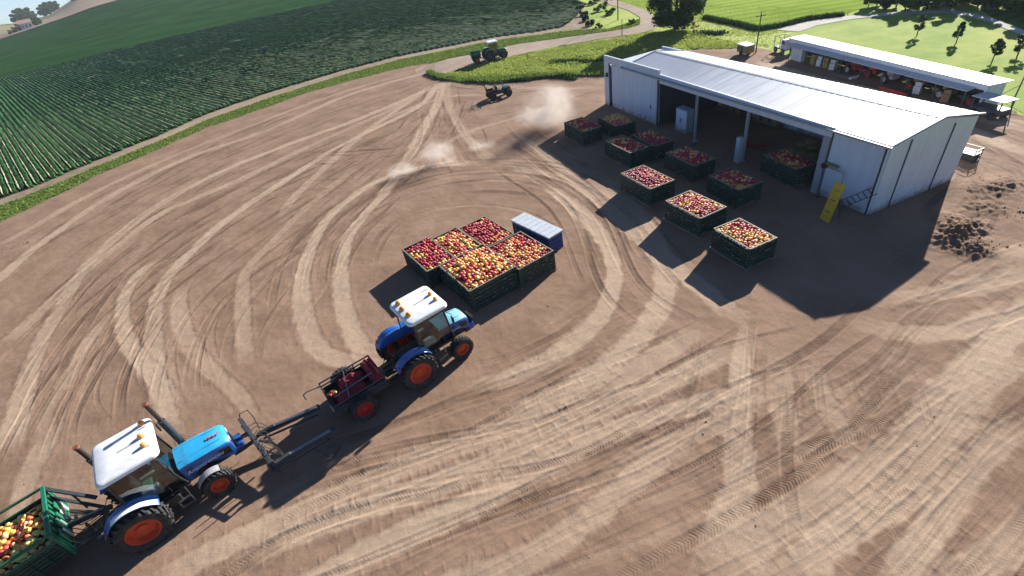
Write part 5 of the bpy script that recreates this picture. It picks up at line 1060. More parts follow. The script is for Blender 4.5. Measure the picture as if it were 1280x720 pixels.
t3 = tractor(TG, R(10), 'distant green tractor with a white cab roof on the grass island', wb=2.5, R_=.9, rf=.62, wr=.6, wf=.45, hood=(1.6, 3.2), cab=(.0, 1.6), ztop=2.95, hoodm=M['tgreen'], hoodtop=M['tgreen'], fend=M['tgreen'], rimm=M['dark'], ffend=False, seed=5); t3.scale = (.78, .78, .78)
# green tank trailer behind it
g_ = loc_from(TG, 10, -1.75, 0)
t = empty('tank_trailer', g_ + (.05,), R(10), 'green tank trailer hitched behind the distant green tractor', 'trailer'); t.scale = (.58, .75, .75)
mb = MB(); mb.lathe([(0, -1.2), (.5, -1.15), (.62, -.9), (.62, .9), (.5, 1.15), (0, 1.2)], 20, 'Y', (0, 0, 0)); o = mb.build('tank', M['tgreen'], t, smooth=True); o.rotation_euler = (0, 0, PI / 2); o.location = (-.1, 0, 1.55)
mb = MB(); mb.box((0, 0, .85), (2.3, 1.1, .14)); mb.bar((1.1, 0, .7), (2.0, 0, .5), .1); mb.box((-1.25, 0, 1.6), (.12, 1.9, .5)); mb.build('chassis', M['tgreen'], t)
for s in (-1, 1): wheel(t, -.2, s * .95, .62, .4, s, M['orange'], 2)

# small open utility vehicle near the grass
t = empty('utility_buggy', (2.54, 53.96) + (.05,), R(14), 'small dark open utility buggy with a roll frame on the dirt below the grass island', 'buggy')
for x in (-.85, .95):
    for s in (-1, 1): wheel(t, x, s * .62, .38, .28, s, M['dark'], 1)
mb = MB(); mb.box((.05, 0, .55), (2.1, .9, .22)); mb.box((.95, 0, .78), (.7, .8, .3)); mb.build('body', M['dkgreen'], t, bevel=.04)
mb = MB(); mb.box((-.8, 0, .72), (.8, .95, .14)); [mb.box((-.8, s * .5, .85), (.8, .04, .25)) for s in (-1, 1)]; mb.build('cargo_bed', M['black'], t)
mb = MB(); mb.box((.0, 0, .78), (.45, .8, .12)); mb.box((-.22, 0, 1.02), (.1, .8, .42)); mb.build('seat', M['seat'], t, bevel=.03)
mb = MB()
for s in (-1, 1): mb.tube([(-.35, s * .45, .6), (-.3, s * .45, 1.5), (.45, s * .45, 1.5), (.75, s * .45, .9)], .03, 8)
for x, z in ((-.3, 1.5), (.45, 1.5), (-.35, .8)): mb.tube([(x, -.45, z), (x, .45, z)], .03, 8)
mb.build('roll_frame', M['black'], t)
mb = MB(); mb.tube([(-1.2, .3, .7), (-1.35, .3, 1.45), (-1.6, .3, 1.5)], .05, 8); mb.tube([(-1.2, -.3, .7), (-1.35, -.3, 1.4)], .05, 8); mb.build('rear_mast', M['black'], t)
mb = MB(); mb.tube([(.5 + .12 * math.cos(a), .2 + .15 * math.sin(a), 1.1 + .05 * math.cos(a)) for a in np.linspace(0, 2 * PI, 13)], .015, 6, cap=False); mb.build('steering_wheel', M['black'], t)
mb = MB(); mb.box((0, 0, .05), (1.3, .5, .08), taper=.8); o = mb.build('drag_mat', M['pole'], bevel=.02); o.location = (1.97, 52.5) + (.06,); o.rotation_euler = (0, 0, R(16)); tag(o, 'flat dark mat lying on the dirt beside the utility buggy', 'mat')

# ------------------------------------------------------------------ red canvas trailer behind the second tractor
TR2 = loc_from(T2, 31, -2.25, .05)
t = empty('cargo_trailer', TR2 + (.05,), R(31), 'small dark railed trailer with red rims hitched behind the tractor with amber lamps', 'trailer'); t.scale = (1.12, 1.2, 1.1)
for s in (-1, 1): wheel(t, -.25, s * .86, .50, .36, s, mat('red_rim', (.42, .02, .012), .5, dirt=.25), 3)
mb = MB(); mb.box((-.15, 0, .62), (2.0, 1.36, .10)); mb.tube([(-.25, -.85, .5), (-.25, .85, .5)], .06); [mb.bar((-1.1, s * .3, .52), (.9, s * .3, .52), .08, .1) for s in (-1, 1)]; mb.bar((.85, 0, .55), (1.35, 0, .5), .09); mb.build('chassis', M['black'], t)
for s in (-1, 1):
    mb = MB(); [mb.bar((-1.12, s * .7, z), (.85, s * .7, z), .035, .05) for z in (.75, .93, 1.1)]; [mb.bar((x, s * .7, .62), (x, s * .7, 1.12), .04) for x in (-1.12, -.46, .2, .85)]; mb.box((-.13, s * .685, .72), (1.9, .02, .24)); mb.build('side_rail', M['dark'], t)
for x in (-1.13, .86):
    mb = MB(); [mb.bar((x, -.7, z), (x, .7, z), .035, .05) for z in (.8, 1.1)]; mb.box((x, 0, .78), (.03, 1.34, .30)); mb.build('end_panel', M['black'], t)
mb = MB(); mb.tube([(-1.13, .6, 1.05), (-1.6, .6, 1.15), (-1.75, .6, 1.1), (-1.75, .6, .85)], .022, 8); mb.build('grab_handle', M['dark'], t)
mb = MB(); mb.box((-1.16, -.5, .9), (.03, .2, .16)); mb.build('reflector', M['lid'], t)
def canvas(name, loc, dims, rz, label, seed, par_rot):
    mb = MB(); r = random.Random(seed); nx, ny = 14, 10; V = []; F = []
    for j in range(ny + 1):
        for i in range(nx + 1):
            u, v_ = i / nx * 2 - 1, j / ny * 2 - 1; e = (1 - u ** 6) * (1 - v_ ** 6); z = dims[2] * e * (.8 + .35 * mnoise.noise(Vector((u * 2.2 + seed, v_ * 2.2, seed))) + .12 * math.sin(u * 9 + v_ * 3))
            V.append((u * dims[0] / 2 * (1 + .05 * r.random()), v_ * dims[1] / 2 * (1 + .05 * r.random()), max(0, z)))
    for j in range(ny):
        for i in range(nx): a = j * (nx + 1) + i; F.append((a, a + 1, a + nx + 2, a + nx + 1))
    mb.add(V, F); o = mb.build(name, M['maroon'], smooth=True, fix=False); o.location = loc; o.rotation_euler = (0, R(par_rot), rz); s_ = o.modifiers.new('s', 'SOLIDIFY'); s_.thickness = .04
    return tag(o, label, 'tarpaulin', 'maroon canvas bundles in the small trailer')
def tl(x, y, z): p = loc_from(TR2, 31, x * 1.12, y * 1.2); return (p[0], p[1], z * 1.1)
canvas('canvas_bundle', tl(-.35, -.15, .72), (1.35, .66, .42), R(31 + 8), 'long maroon canvas bundle on the near side of the small trailer', 1, 0)
canvas('canvas_bundle', tl(-.10, .30, .72), (1.15, .60, .46), R(31 - 5), 'maroon canvas bundle folded on the far side of the small trailer', 2, 0)
canvas('canvas_bundle', tl(.68, .10, .92), (.52, 1.45, .44), R(31), 'maroon canvas roll draped over the front end of the small trailer', 3, 0)
mb = MB(); mb.bar((-.9, -.2, 1.0), (.6, -.25, 1.16), .035); mb.bar((-.5, -.62, 1.08), (-.2, .6, 1.14), .03); o = mb.build('tie_bar', M['steel'], t)

# ------------------------------------------------------------------ front linkage frame between the two tractors
t = empty('linkage_frame', loc_from(T1, 34, 4.0, -.8) + (.05,), R(34), 'dark upright steel linkage frame with twin beams between the two blue tractors', 'implement')
Fm = MB()
Fm.bar((.12, -1.32, .42), (-.14, 1.30, .92), .15, .11); Fm.bar((.16, -1.30, .85), (-.10, 1.28, 1.30), .11, .09)
for y in (-1.25, -.45, .45, 1.25): Fm.bar((.05 - y * .1, y, .40 + y * .18), (.08 - y * .1, y, 1.08 + y * .16), .09, .07)
Fm.build('upright_frame', M['dark'], t, bevel=.01)
mb = MB(); mb.bar((-.75, .45, .62), (-.02, .40, .70), .09, .12); mb.bar((-.75, 1.05, .62), (-.1, .95, .75), .09, .12); mb.bar((-.75, .8, .95), (-.05, .5, 1.0), .06); mb.build('lift_arm', M['black'], t)
for (ya, yb, zb_) in ((.55, -.05, .70), (-1.22, -1.50, .58)):
    mb = MB(); mb.bar((.25, ya, zb_), (2.5, yb, zb_ + .06), .19, .16); mb.bar((.25, ya - .2, zb_ - .12), (2.3, yb - .2, zb_ - .08), .06, .07); bm_ = mb.build('beam', M['dark'], t, bevel=.01)
    mb = MB(); mb.bar((.75, ya + .0 + (yb - ya) * .22, zb_ + .115), (2.35, yb + .01, zb_ + .15), .12, .035); mb.tube([(.15, ya, zb_ + .08), (.8, ya + (yb - ya) * .25, zb_ + .16)], .055, 10); mb.build('cylinder', M['steel'], bm_)
mb = MB(); mb.bar((0, .5, .7), (.3, .55, .70), .1); mb.bar((.1, -1.0, .55), (.35, -1.22, .6), .1); mb.bar((.35, .5, .7), (.6, -1.15, .6), .08); mb.bar((.1, -.3, .6), (.6, -1.15, .62), .06); mb.bar((.1, .2, .75), (.5, -.3, .68), .07); mb.build('link', M['black'], t)
mb = MB(); mb.tube([(1.5, -1.55, .5), (1.9, -2.1, .03), (2.3, -1.85, .03), (2.1, -1.5, .5)], .03, 8); mb.tube([(1.9, -2.1, .03), (2.05, -1.7, .3)], .025, 8); mb.build('stand', M['dark'], t)
for k in range(7): mb = MB(); y = -1.0 + k * .3; mb.tube([(.0, y, 1.05 + y * .1), (.25, y + .1, 1.35 - .05 * k), (.45, y + .05, .9), (.55, y, .62)], .016, 6); mb.build('hose', M['black'], t, smooth=True)
mb = MB(); mb.tube([(-.1, 1.2, 1.2), (.0, 1.35, 1.45), (.3, 1.3, 1.45), (.35, 1.0, 1.2), (.3, .7, .8)], .02, 8); mb.build('hose_guard', M['black'], t, smooth=True)
for k in range(5): mb = MB(); mb.box((.12 - .03 * k, -1.0 + .45 * k, .72 + .09 * k), (.10, .12, .30)); mb.build('bracket', M['steel'], t, bevel=.01)

# ------------------------------------------------------------------ green apple trailer at the lower left
AR = R(38); AF = loc_from(T1, 34, -2.15, 1.05); AT = loc_from(AF, 38, -1.7, 0)
t = empty('apple_trailer', AT + (.05,), AR, 'green railed trailer full of pale apples behind the rusty exhaust tractor', 'trailer')
lx, ly, z0_, z1_ = 3.4, 2.5, .62, 1.80
def panel(c, d, name='panel', m=M['dkgreen'], bv=0): mb = MB(); mb.box(c, d); return mb.build(name, m, t, bevel=bv)
for s in (-1, 1):
    mb = MB(); [mb.box((0, s * ly / 2, z0_ + .09 + i * .15), (lx - .1, .03, .115)) for i in range(5)]; [mb.box((x, s * (ly / 2 + .03), .98), (.05, .04, .78)) for x in np.linspace(-lx / 2 + .1, lx / 2 - .1, 9)]; mb.build('side_panel', M['dkgreen'], t)
    mb = MB(); mb.bar((-lx / 2, s * ly / 2, 1.42), (lx / 2, s * ly / 2, 1.42), .05, .07); mb.bar((-lx / 2, s * ly / 2, z1_), (lx / 2, s * ly / 2, z1_), .07, .08); mb.build('side_rail', M['tgreen'], t)
for s in (-1, 1):
    for s2 in (-1, 1): mb = MB(); mb.bar((s * lx / 2, s2 * ly / 2, z0_ - .05), (s * lx / 2, s2 * ly / 2, z1_ + .03), .085); mb.build('corner_post', M['green'], t)
mb = MB(); mb.bar((lx / 2, -ly / 2, z1_ + .01), (lx / 2, ly / 2, z1_ + .01), .12, .07); mb.build('front_rail', M['green'], t, bevel=.01)
mb = MB(); mb.bar((lx / 2 + .02, -ly / 2, z0_ + .05), (lx / 2 + .02, ly / 2, z0_ + .05), .10, .08); mb.build('front_rail', M['green'], t, bevel=.01)
mb = MB(); mb.box((lx / 2 - .02, 0, 1.12), (.03, ly - .1, 1.0)); [mb.box((lx / 2 + .02, y, 1.15), (.05, .09, 1.05)) for y in np.linspace(-1.1, 1.1, 9)]; mb.build('front_panel', M['green'], t)
for i in range(5): mb = MB(); mb.box((lx / 2 + .08 + .03 * (i % 2), -.9 + .43 * i, 1.15 + .1 * (i % 2)), (.06, .30, .60)); o = mb.build('hanging_flap', M['green'], t, bevel=.02)
for i in range(4): mb = MB(); mb.box((lx / 2 + .14, -.72 + .45 * i, 1.05 + .06 * (i % 2)), (.04, .17, .55)); mb.build('pale_strap', M['palegrey'], t, bevel=.02)
mb = MB(); mb.box((-lx / 2, 0, .98), (.04, ly, .74)); mb.bar((-lx / 2, -ly / 2, z1_), (-lx / 2, ly / 2, z1_), .08); mb.build('rear_panel', M['dkgreen'], t)
mb = MB(); mb.box((0, 0, .56), (lx, ly - .06, .12)); mb.tube([(-.5, -1.05, .45), (-.5, 1.05, .45)], .07); mb.build('chassis', M['black'], t)
mb = MB(); mb.box((0, 0, 1.08), (lx - .1, ly - .1, .04)); mb.build('liner', M['liner'], t)
mb = MB(); mb.bar((lx / 2, -1.1, .6), (lx / 2 + 1.35, -.95, .52), .12, .12); mb.bar((lx / 2, .9, .6), (lx / 2 + 1.35, -.75, .52), .12, .12)
mb.bar((lx / 2, 1.2, z1_ - .02), (lx / 2 + 1.15, -.2, 1.25), .12, .10); mb.bar((lx / 2, .95, 1.5), (lx / 2 + 1.2, -.45, .8), .10, .1); mb.bar((lx / 2 + .6, .45, 1.5), (lx / 2 + .75, -.1, 1.0), .06)
mb.bar((lx / 2, -.3, .98), (lx / 2 + 1.4, -.75, .98), .15, .13); mb.build('drawbar', M['dark'], t, bevel=.01)
mb = MB(); mb.bar((lx / 2 + .15, -.33, 1.07), (lx / 2 + 1.2, -.68, 1.07), .08, .03); mb.tube([(lx / 2 + .4, -.3, 1.03), (lx / 2 + .4, -.12, 1.03)], .05, 10); mb.build('cylinder', M['steel'], t)
for k in range(8): y = -1.0 + .22 * k; mb = MB(); mb.tube([(lx / 2 + .1, y, .9), (lx / 2 + .35, y - .2, .5 + .05 * k), (lx / 2 + .7, y * .5 - .4, .75), (lx / 2 + 1.1, y * .4 - .6, .9)], .018, 6); mb.build('hose', M['black'], t, smooth=True)
mb = MB(); mb.tube([(lx / 2 + .55, -.62, .85), (lx / 2 + .55, -.62, .1)], .05, 10); mb.box((lx / 2 + .55, -.62, .05), (.25, .25, .03)); mb.build('jack_stand', M['steel'], t)
for s in (-1, 1): wheel(t, -.6, s * 1.08, .45, .32, s, M['orange'], 2)
trl = heap(AT[0], AT[1], AR, lx - .12, ly - .12, 1.32, .19, ['green', 'yellow', 'green'], .14, 79)

# ------------------------------------------------------------------ apples: 300 one by one, the rest as heaps
camv = Vector((0, 0, 15))
trl.sort(key=lambda a: -a[0]); ind = [(a, 'trl') for a in trl[:int(130)]]
rest = trl[130:]
near.sort(key=lambda a: a[1]); ind += [(a, 'crate') for a in near[:170]]; rest += near[170:]
apm = []
for i in range(6):
    o_ = unit_apple('apple'); me_ = bpy.data.meshes.new('apple'); me_.from_pydata(o_.v, [], o_.f); me_.materials.append(APM[i]); me_.polygons.foreach_set('use_smooth', [True] * len(me_.polygons)); me_.update(); apm.append(me_)
ra = random.Random(2)
for (x, y, z, d, c), w_ in ind:
    o = bpy.data.objects.new('apple', apm[c]); col.objects.link(o); o.location = (x, y, z); o.scale = (d, d, d); o.rotation_euler = (ra.uniform(-.9, .9), ra.uniform(-.9, .9), ra.uniform(0, 6))
    if w_ == 'trl': tag(o, f'{APN[c]} apple loose in the load of the green railed trailer at the lower left', 'apple', f'{APN[c]} apples in the green railed trailer')
    else: tag(o, f'{APN[c]} apple heaped in the largest dark crate behind the tractor cab', 'apple', f'{APN[c]} apples in the largest dark crate')
HEAPS += rest
# a few orange fruit in the canvas trailer
for i in range(6):
    c = [3, 2, 3, 0, 2, 3][i]; o = bpy.data.objects.new('apple', apm[c]); col.objects.link(o); o.location = tl(-.98 + .09 * (i % 3), .25 - .11 * (i // 3), .84 + .05 * (i % 2)); o.scale = (.15,) * 3
    o.rotation_euler = (ra.uniform(-.9, .9), .3, ra.uniform(0, 6)); tag(o, f'{APN[c]} apple in the rear corner of the small railed trailer', 'apple', f'{APN[c]} apples in the small railed trailer')
base_ = unit_apple('a', 9, 6); bv = np.array(base_.v); bf = base_.f
nA = len(HEAPS); V = np.empty((nA * len(bv), 3), np.float32); F = []; MI = []
for i, (x, y, z, d, c) in enumerate(HEAPS):
    a = ra.uniform(0, 6); tx = ra.uniform(-.7, .7); Rm = np.array(Matrix.Rotation(a, 3, 'Z') @ Matrix.Rotation(tx, 3, 'X')); V[i * len(bv):(i + 1) * len(bv)] = (bv * d) @ Rm.T + (x, y, z)
    k = i * len(bv); F += [tuple(k + q_ for q_ in f) for f in bf]; MI += [c] * len(bf)
me_ = bpy.data.meshes.new('apples'); me_.from_pydata(V.tolist(), [], F); [me_.materials.append(m_) for m_ in APM]; me_.polygons.foreach_set('material_index', MI); me_.polygons.foreach_set('use_smooth', [True] * len(F))
o = bpy.data.objects.new('apples', me_); col.objects.link(o); tag(o, 'red, crimson and yellow apples heaped in the crates of the yard', 'apples', kind='stuff')

# ------------------------------------------------------------------ long shed behind the barn
S0 = (30.87, 47.86); SA = R(-84.5); SL = 18.4
shed = empty('long_shed', S0 + (.04,), SA, 'long low open-fronted shed with a pale roof and lower front canopy behind the barn', 'shed')
mb = MB(); mb.box((SL / 2 - .4, 2.05, .8), (SL + 1.0, .08, 1.6)); mb.build('back_wall', M['wall'], shed)
mb = MB(); mb.box((SL + .05, 1.3, .8), (.08, 1.4, 1.6)); mb.build('end_wall', M['wall'], shed)
mb = MB(); mb.prism([(.42, 1.70), (2.25, 1.64), (2.25, 1.70), (.42, 1.76)], -1.1, SL + .3, plane='YZ'); mb.build('roof', M['shedroof'], shed)
mb = MB(); mb.box((SL / 2 - .4, .56, 1.52), (SL + 1.2, .06, .36)); mb.build('clerestory', M['wall'], shed)
for x0_, x1_ in ((.0, SL * .37), (SL * .375, SL * .42), (SL * .425, SL * .70), (SL * .705, SL - .5)):
    mb = MB(); mb.prism([(-.12, 1.26), (.52, 1.38), (.52, 1.42), (-.12, 1.30)], x0_, x1_, plane='YZ'); mb.build('canopy', M['lid'], shed)
for x in np.linspace(.1, SL - .6, 9): mb = MB(); mb.bar((x, -.02, 0), (x, -.02, 1.27), .06); mb.build('post', M['dark'], shed)
mb = MB(); mb.box((SL / 2 - .4, 1.98, .8), (SL + .9, .05, 1.56)); mb.build('inner_shade_panel', M['dark'], shed)  # dark sheet before the back wall, painting in the shed's inner shade
def sh(x, y, z=.05): return (S0[0] + x * math.cos(SA) - y * math.sin(SA), S0[1] + x * math.sin(SA) + y * math.cos(SA), z)
t = empty('locker', sh(.8, .45), SA, 'pale grey double-door locker under the left end of the long shed', 'locker')
mb = MB(); mb.box((0, 0, .65), (1.5, .5, 1.3)); mb.build('body', M['palegrey'], t, bevel=.02); t.scale = (1, 1, .85)
for k in range(3): mb = MB(); mb.box((-.5 + .5 * k, -.27, .65), (.46, .03, 1.18)); mb.build('door', M['lid'], t, bevel=.01)
# machines kept under the shed
def implement(x, m, label, seed, cat='implement', name='farm_implement'):
    r = random.Random(seed); t = empty(name, sh(x - 1.2, 1.15), SA + r.uniform(-.2, .2), label, cat); t.scale = (.85, .85, .8)
    mb = MB(); mb.box((0, 0, .62), (1.6, .8, .3)); mb.box((.3, 0, .9), (.7, .6, .35)); mb.bar((-.8, 0, .6), (-1.3, 0, .5), .09); mb.build('body', m, t, bevel=.03)
    mb = MB(); [mb.bar((xx, -.5, .9 + .1 * r.random()), (xx, .5, .5), .05) for xx in (-.6, -.2, .5)]; mb.bar((-.7, 0, 1.3), (.7, 0, 1.1), .05); mb.build('frame', M['dark'], t)
    for s in (-1, 1): wheel(t, .1, s * .55, .42, .24, s, M['grey'] if seed % 2 else M['maroon'], seed)
    return t
implement(8.0, M['maroon'], 'dark red wheeled implement under the middle of the long shed', 1)
implement(9.9, M['red'], 'red implement beside a pale wheeled machine under the long shed', 2)
implement(11.8, M['grey'], 'pale grey wheeled machine right of the red implements under the shed', 3)
implement(14.2, M['brown'], 'brown implement under the third canopy of the long shed', 4)
implement(16.6, M['ochre'], 'ochre implement near the right end of the long shed', 5)
implement(18.8, M['dkgreen'], 'dark green implement at the right end under the long shed', 6)
for i, (x, m_, lb) in enumerate([(4.4, M['ochre'], 'ochre box left of the shed crates'), (5.2, M['lid'], 'white box among the shed crates'), (6.0, M['ochre'], 'yellowish box nearest the red implement under the shed'), (6.8, M['palegrey'], 'pale box beside the red implement under the shed'), (15.4, M['lid'], 'white box stacked right of the brown implement'), (17.7, M['brown'], 'brown box between the ochre and dark green implements')]):
    mb = MB(); mb.box((0, 0, .35), (.6, .6, .7)); mb.box((.02, .0, .9), (.55, .5, .36)); o = mb.build('shed_box', m_, bevel=.02); o.scale = (.8, .8, .8); o.location = sh(x - 1.6, .6); o.rotation_euler = (0, 0, SA + .1 * i); tag(o, lb, 'box')
# covered cart at the right end
t = empty('covered_cart', (33.07, 28.56) + (.05,), SA + .05, 'dark cart with a white two-panel roof beside the right end of the long shed', 'cart'); t.scale = (.75, .8, .7)
mb = MB(); mb.box((0, 0, .55), (2.4, 1.3, .5)); mb.build('body', M['dark'], t, bevel=.02)
for s in ((-1, -1), (1, -1), (1, 1), (-1, 1)): mb = MB(); mb.bar((s[0] * 1.15, s[1] * .6, .3), (s[0] * 1.15, s[1] * .6, 1.6), .07); mb.build('post', M['dark'], t)
for y in (-.37, .37): mb = MB(); mb.box((0, y, 1.66 + .02 * y), (2.7, .70, .07)); mb.build('roof_panel', M['lid'], t, bevel=.01)
for x in (-.8, .8):
    for s in (-1, 1): wheel(t, x, s * .72, .32, .18, s, M['dark'], 1)
# truck at the left end
t = empty('flatbed_truck', (31.95, 50.52) + (.05,), SA - .1 + PI, 'small white truck with a dark frame at the left end of the long shed', 'truck')
mb = MB(); mb.box((0, 0, .62), (3.4, 1.3, .16)); mb.build('chassis', M['dark'], t)
mb = MB(); mb.prism([(-1.7, .55), (-1.7, 1.2), (-1.45, 1.3), (-1.15, 1.85), (-.35, 1.85), (-.25, .55)], -.65, .65); mb.build('cab', M['lid'], t, bevel=.05); t.scale = (.62, .8, .72)
mb = MB(); mb.prism([(-1.38, 1.3), (-1.16, 1.72), (-.5, 1.72), (-.5, 1.3)], -.665, .665); mb.build('cab_window', M['black'], t)
mb = MB(); [mb.bar((x, s * .62, .7), (x, s * .62, 2.0), .06) for x in (0, 1.65) for s in (-1, 1)]; [mb.bar((0, s * .62, z), (1.65, s * .62, z), .05) for s in (-1, 1) for z in (1.3, 2.0)]; [mb.bar((x, -.62, 2.0), (x, .62, 2.0), .05) for x in (0, 1.65)]; mb.build('rear_frame', M['dark'], t)
for x in (-1.0, 1.1):
    for s in (-1, 1): wheel(t, x, s * .6, .36, .24, s, M['grey'], 1)
# small hut trailer left of the pole
t = empty('hut_trailer', (28.8, 52.22) + (.05,), SA, 'small pale box trailer standing in the grass left of the utility pole', 'trailer'); t.scale = (.8, .8, .8)
mb = MB(); mb.box((0, 0, .8), (2.0, 1.2, .9)); mb.build('body', M['ochre'], t, bevel=.02); mb = MB(); mb.box((0, 0, 1.28), (2.2, 1.4, .07)); mb.build('roof', M['lid'], t)
for x in (-.6, .1): mb = MB(); mb.box((x, -.61, .85), (.45, .03, .45)); mb.build('window', M['dark'], t)
for s in (-1, 1): wheel(t, 0, s * .62, .3, .16, s, M['dark'], 1)
# red beam and pale rails lying behind the barn
a = (31.52, 36.39); b2_ = (31.76, 34.37); t = empty('loader_beam', a + (.05,), math.atan2(b2_[1] - a[1], b2_[0] - a[0]), 'long red steel beam lying on the dirt between the barn and the shed', 'beam')
mb = MB(); mb.box((1.3, 0, .14), (2.6, .12, .2)); mb.build('beam', M['red'], t, bevel=.01); mb = MB(); mb.box((2.62, 0, .25), (.06, .4, .44)); mb.build('end_plate', M['dark'], t)
a = (31.35, 41.62); t = empty('pale_rails', a + (.05,), SA, 'bundle of pale steel rails lying on the lane by the barn roof', 'rails')
for y in (-.15, .1, .3): mb = MB(); mb.bar((0, y, .08), (2.3, y + .05, .08), .08); mb.build('rail', M['steel'], t)
mb = MB(); mb.box((2.2, .1, .16), (.15, .9, .2)); mb.build('cross_tie', M['lid'], t)

# ------------------------------------------------------------------ poles and posts
def pole(loc, h, r, label, arms=True, name='utility_pole', cat='pole', lean=0):
    t = empty(name, loc + (.0,), 0, label, cat); mb = MB(); mb.tube([(0, 0, -.2), (lean, 0, h)], [r, r * .65], 10); mb.build('shaft', M['pole'], t, smooth=True)
    if arms:
        mb = MB(); mb.bar((lean - .5, 0, h - .35), (lean + .5, 0, h - .35), .08); mb.build('crossarm', M['pole'], t)
        for x in (-.42, 0, .42): mb = MB(); mb.tube([(lean + x, 0, h - .3), (lean + x, 0, h - .14)], .035, 8); mb.build('insulator', M['lid'], t)
    return t
pole((29.87, 52.05), 3.9, .075, 'tall dark utility pole rising behind the barn roof')
pole((24.35, 83.36), 6.5, .09, 'tall utility pole beside the bend of the dirt road')
pole((21.53, 71.88), 2.1, .06, 'short dark post beside the dirt road near the big tree', False, 'marker_post', 'post')
pole((7.73, 68.03), .9, .05, 'short dark post standing alone in the rough grass island', False, 'marker_post', 'post')
w_ = pole((36.14, 29.92), 2.0, .05, 'thin pole with sloping guy wires on the lawn right of the shed', False, 'wire_pole', 'pole')
mb = MB(); mb.tube([(0, 0, 1.1), (-1.4, .2, .4)], .02, 6); mb.tube([(0, 0, 1.15), (3, .5, 1.9)], .02, 6); mb.build('wire', M['dark'], w_)

# ------------------------------------------------------------------ trees
def tree(name, loc, h, cr, nleaf, label, m, group=None, trunkh=.25, seed=0, shape='round', cat='tree', ls=.16, z=0.0, ncl=26):
    r = np.random.default_rng(seed); rr = random.Random(seed)
    t = empty(name, (loc[0], loc[1], z), rr.uniform(0, 6), label, cat, group)
    cz0 = h * trunkh; ch = h - cz0
    mb = MB(); tr_ = max(.04, h * .028)
    mb.tube([(0, 0, -.1), (.02 * h, 0, h * .3), (0, .02 * h, h * .6), (0, 0, h * .9)], [tr_, tr_ * .8, tr_ * .5, tr_ * .15], 8)
    cl = []
    for k in range(ncl):
        u = r.random(); zc = cz0 + ch * (.08 + .86 * u)
        if shape == 'cone': wr_ = cr * (1.02 - u) ** .8
        elif shape == 'column': wr_ = cr * (math.sin(PI * min(1, u * .9 + .12)) ** .5)
        else: wr_ = cr * math.sqrt(max(.05, 1 - (2 * u - .95) ** 2 * .9))
        a = r.uniform(0, 2 * PI); q_ = wr_ * math.sqrt(r.uniform(.15, .95)); cl.append((q_ * math.cos(a), q_ * math.sin(a), zc, cr * r.uniform(.24, .42)))
        if k % 3 == 0: mb.tube([(0, 0, max(.3 * h * trunkh, zc - ch * .25)), (cl[-1][0] * .9, cl[-1][1] * .9, zc)], [tr_ * .35, tr_ * .08], 5)
    mb.build('trunk', M['bark'], t, smooth=True)
    C_ = np.array(cl); pick = r.integers(0, ncl, nleaf); v = r.normal(size=(nleaf, 3)); v /= np.linalg.norm(v, axis=1)[:, None]
    rad_ = C_[pick, 3] * (r.random(nleaf) ** .35) * r.uniform(.8, 1.15, nleaf); c = C_[pick, :3] + v * rad_[:, None] * np.array([1, 1, .8 if shape == 'round' else 1.1]); c[:, 2] = np.maximum(c[:, 2], .1)
    a1 = r.normal(size=(nleaf, 3)); a1 /= np.linalg.norm(a1, axis=1)[:, None]; a2 = np.cross(a1, r.normal(size=(nleaf, 3))); a2 /= np.linalg.norm(a2, axis=1)[:, None]
    s = ls * r.uniform(.6, 1.4, nleaf)[:, None]; co = np.stack([c - a1 * s, c - a2 * s * .55, c + a1 * s, c + a2 * s * .55], 1).reshape(-1, 3)
    me = bpy.data.meshes.new('crown'); me.vertices.add(4 * nleaf); me.vertices.foreach_set('co', co.astype(np.float32).ravel()); me.loops.add(4 * nleaf); me.loops.foreach_set('vertex_index', np.arange(4 * nleaf, dtype=np.int32))
    me.polygons.add(nleaf); me.polygons.foreach_set('loop_start', np.arange(0, 4 * nleaf, 4, dtype=np.int32)); me.update(calc_edges=True); me.materials.append(m)
    o = bpy.data.objects.new('crown', me); col.objects.link(o); o.parent = t; return t
tree('shade_tree', (28.22, 69.55), 8.2, 3.4, 30000, 'large dark leafy tree standing alone beside the dirt road bend', M['leaf'], seed=3, trunkh=.04, ls=.16, ncl=60)
tree('dry_shrub', (29.01, 65.49), 1.5, .5, 260, 'small reddish brown dried shrub right of the big tree', mat('dry_leaves', (.28, .10, .05), .9), seed=5, trunkh=.1, ls=.09, cat='shrub', ncl=8)
for (px, h, lb, sd, shp) in [((43.68, 47.7), 1.9, 'narrow dark sapling on the lawn, farthest left of the four', 11, 'column'), ((44, 43.55), 1.8, 'conical sapling on the lawn, second from the left', 12, 'cone'), ((41.86, 37.64), 1.7, 'slim leaning sapling on the lawn above the shed end', 13, 'column'), ((43.92, 37.65), 1.9, 'loose bushy sapling at the right edge of the lawn', 14, 'round')]:
    tree('sapling', px, h, .42 if shp != 'round' else .55, 1100, lb, M['leaf'], 'young trees on the lawn', .28 if shp != 'round' else .2, sd, shp, ls=.075, ncl=26)
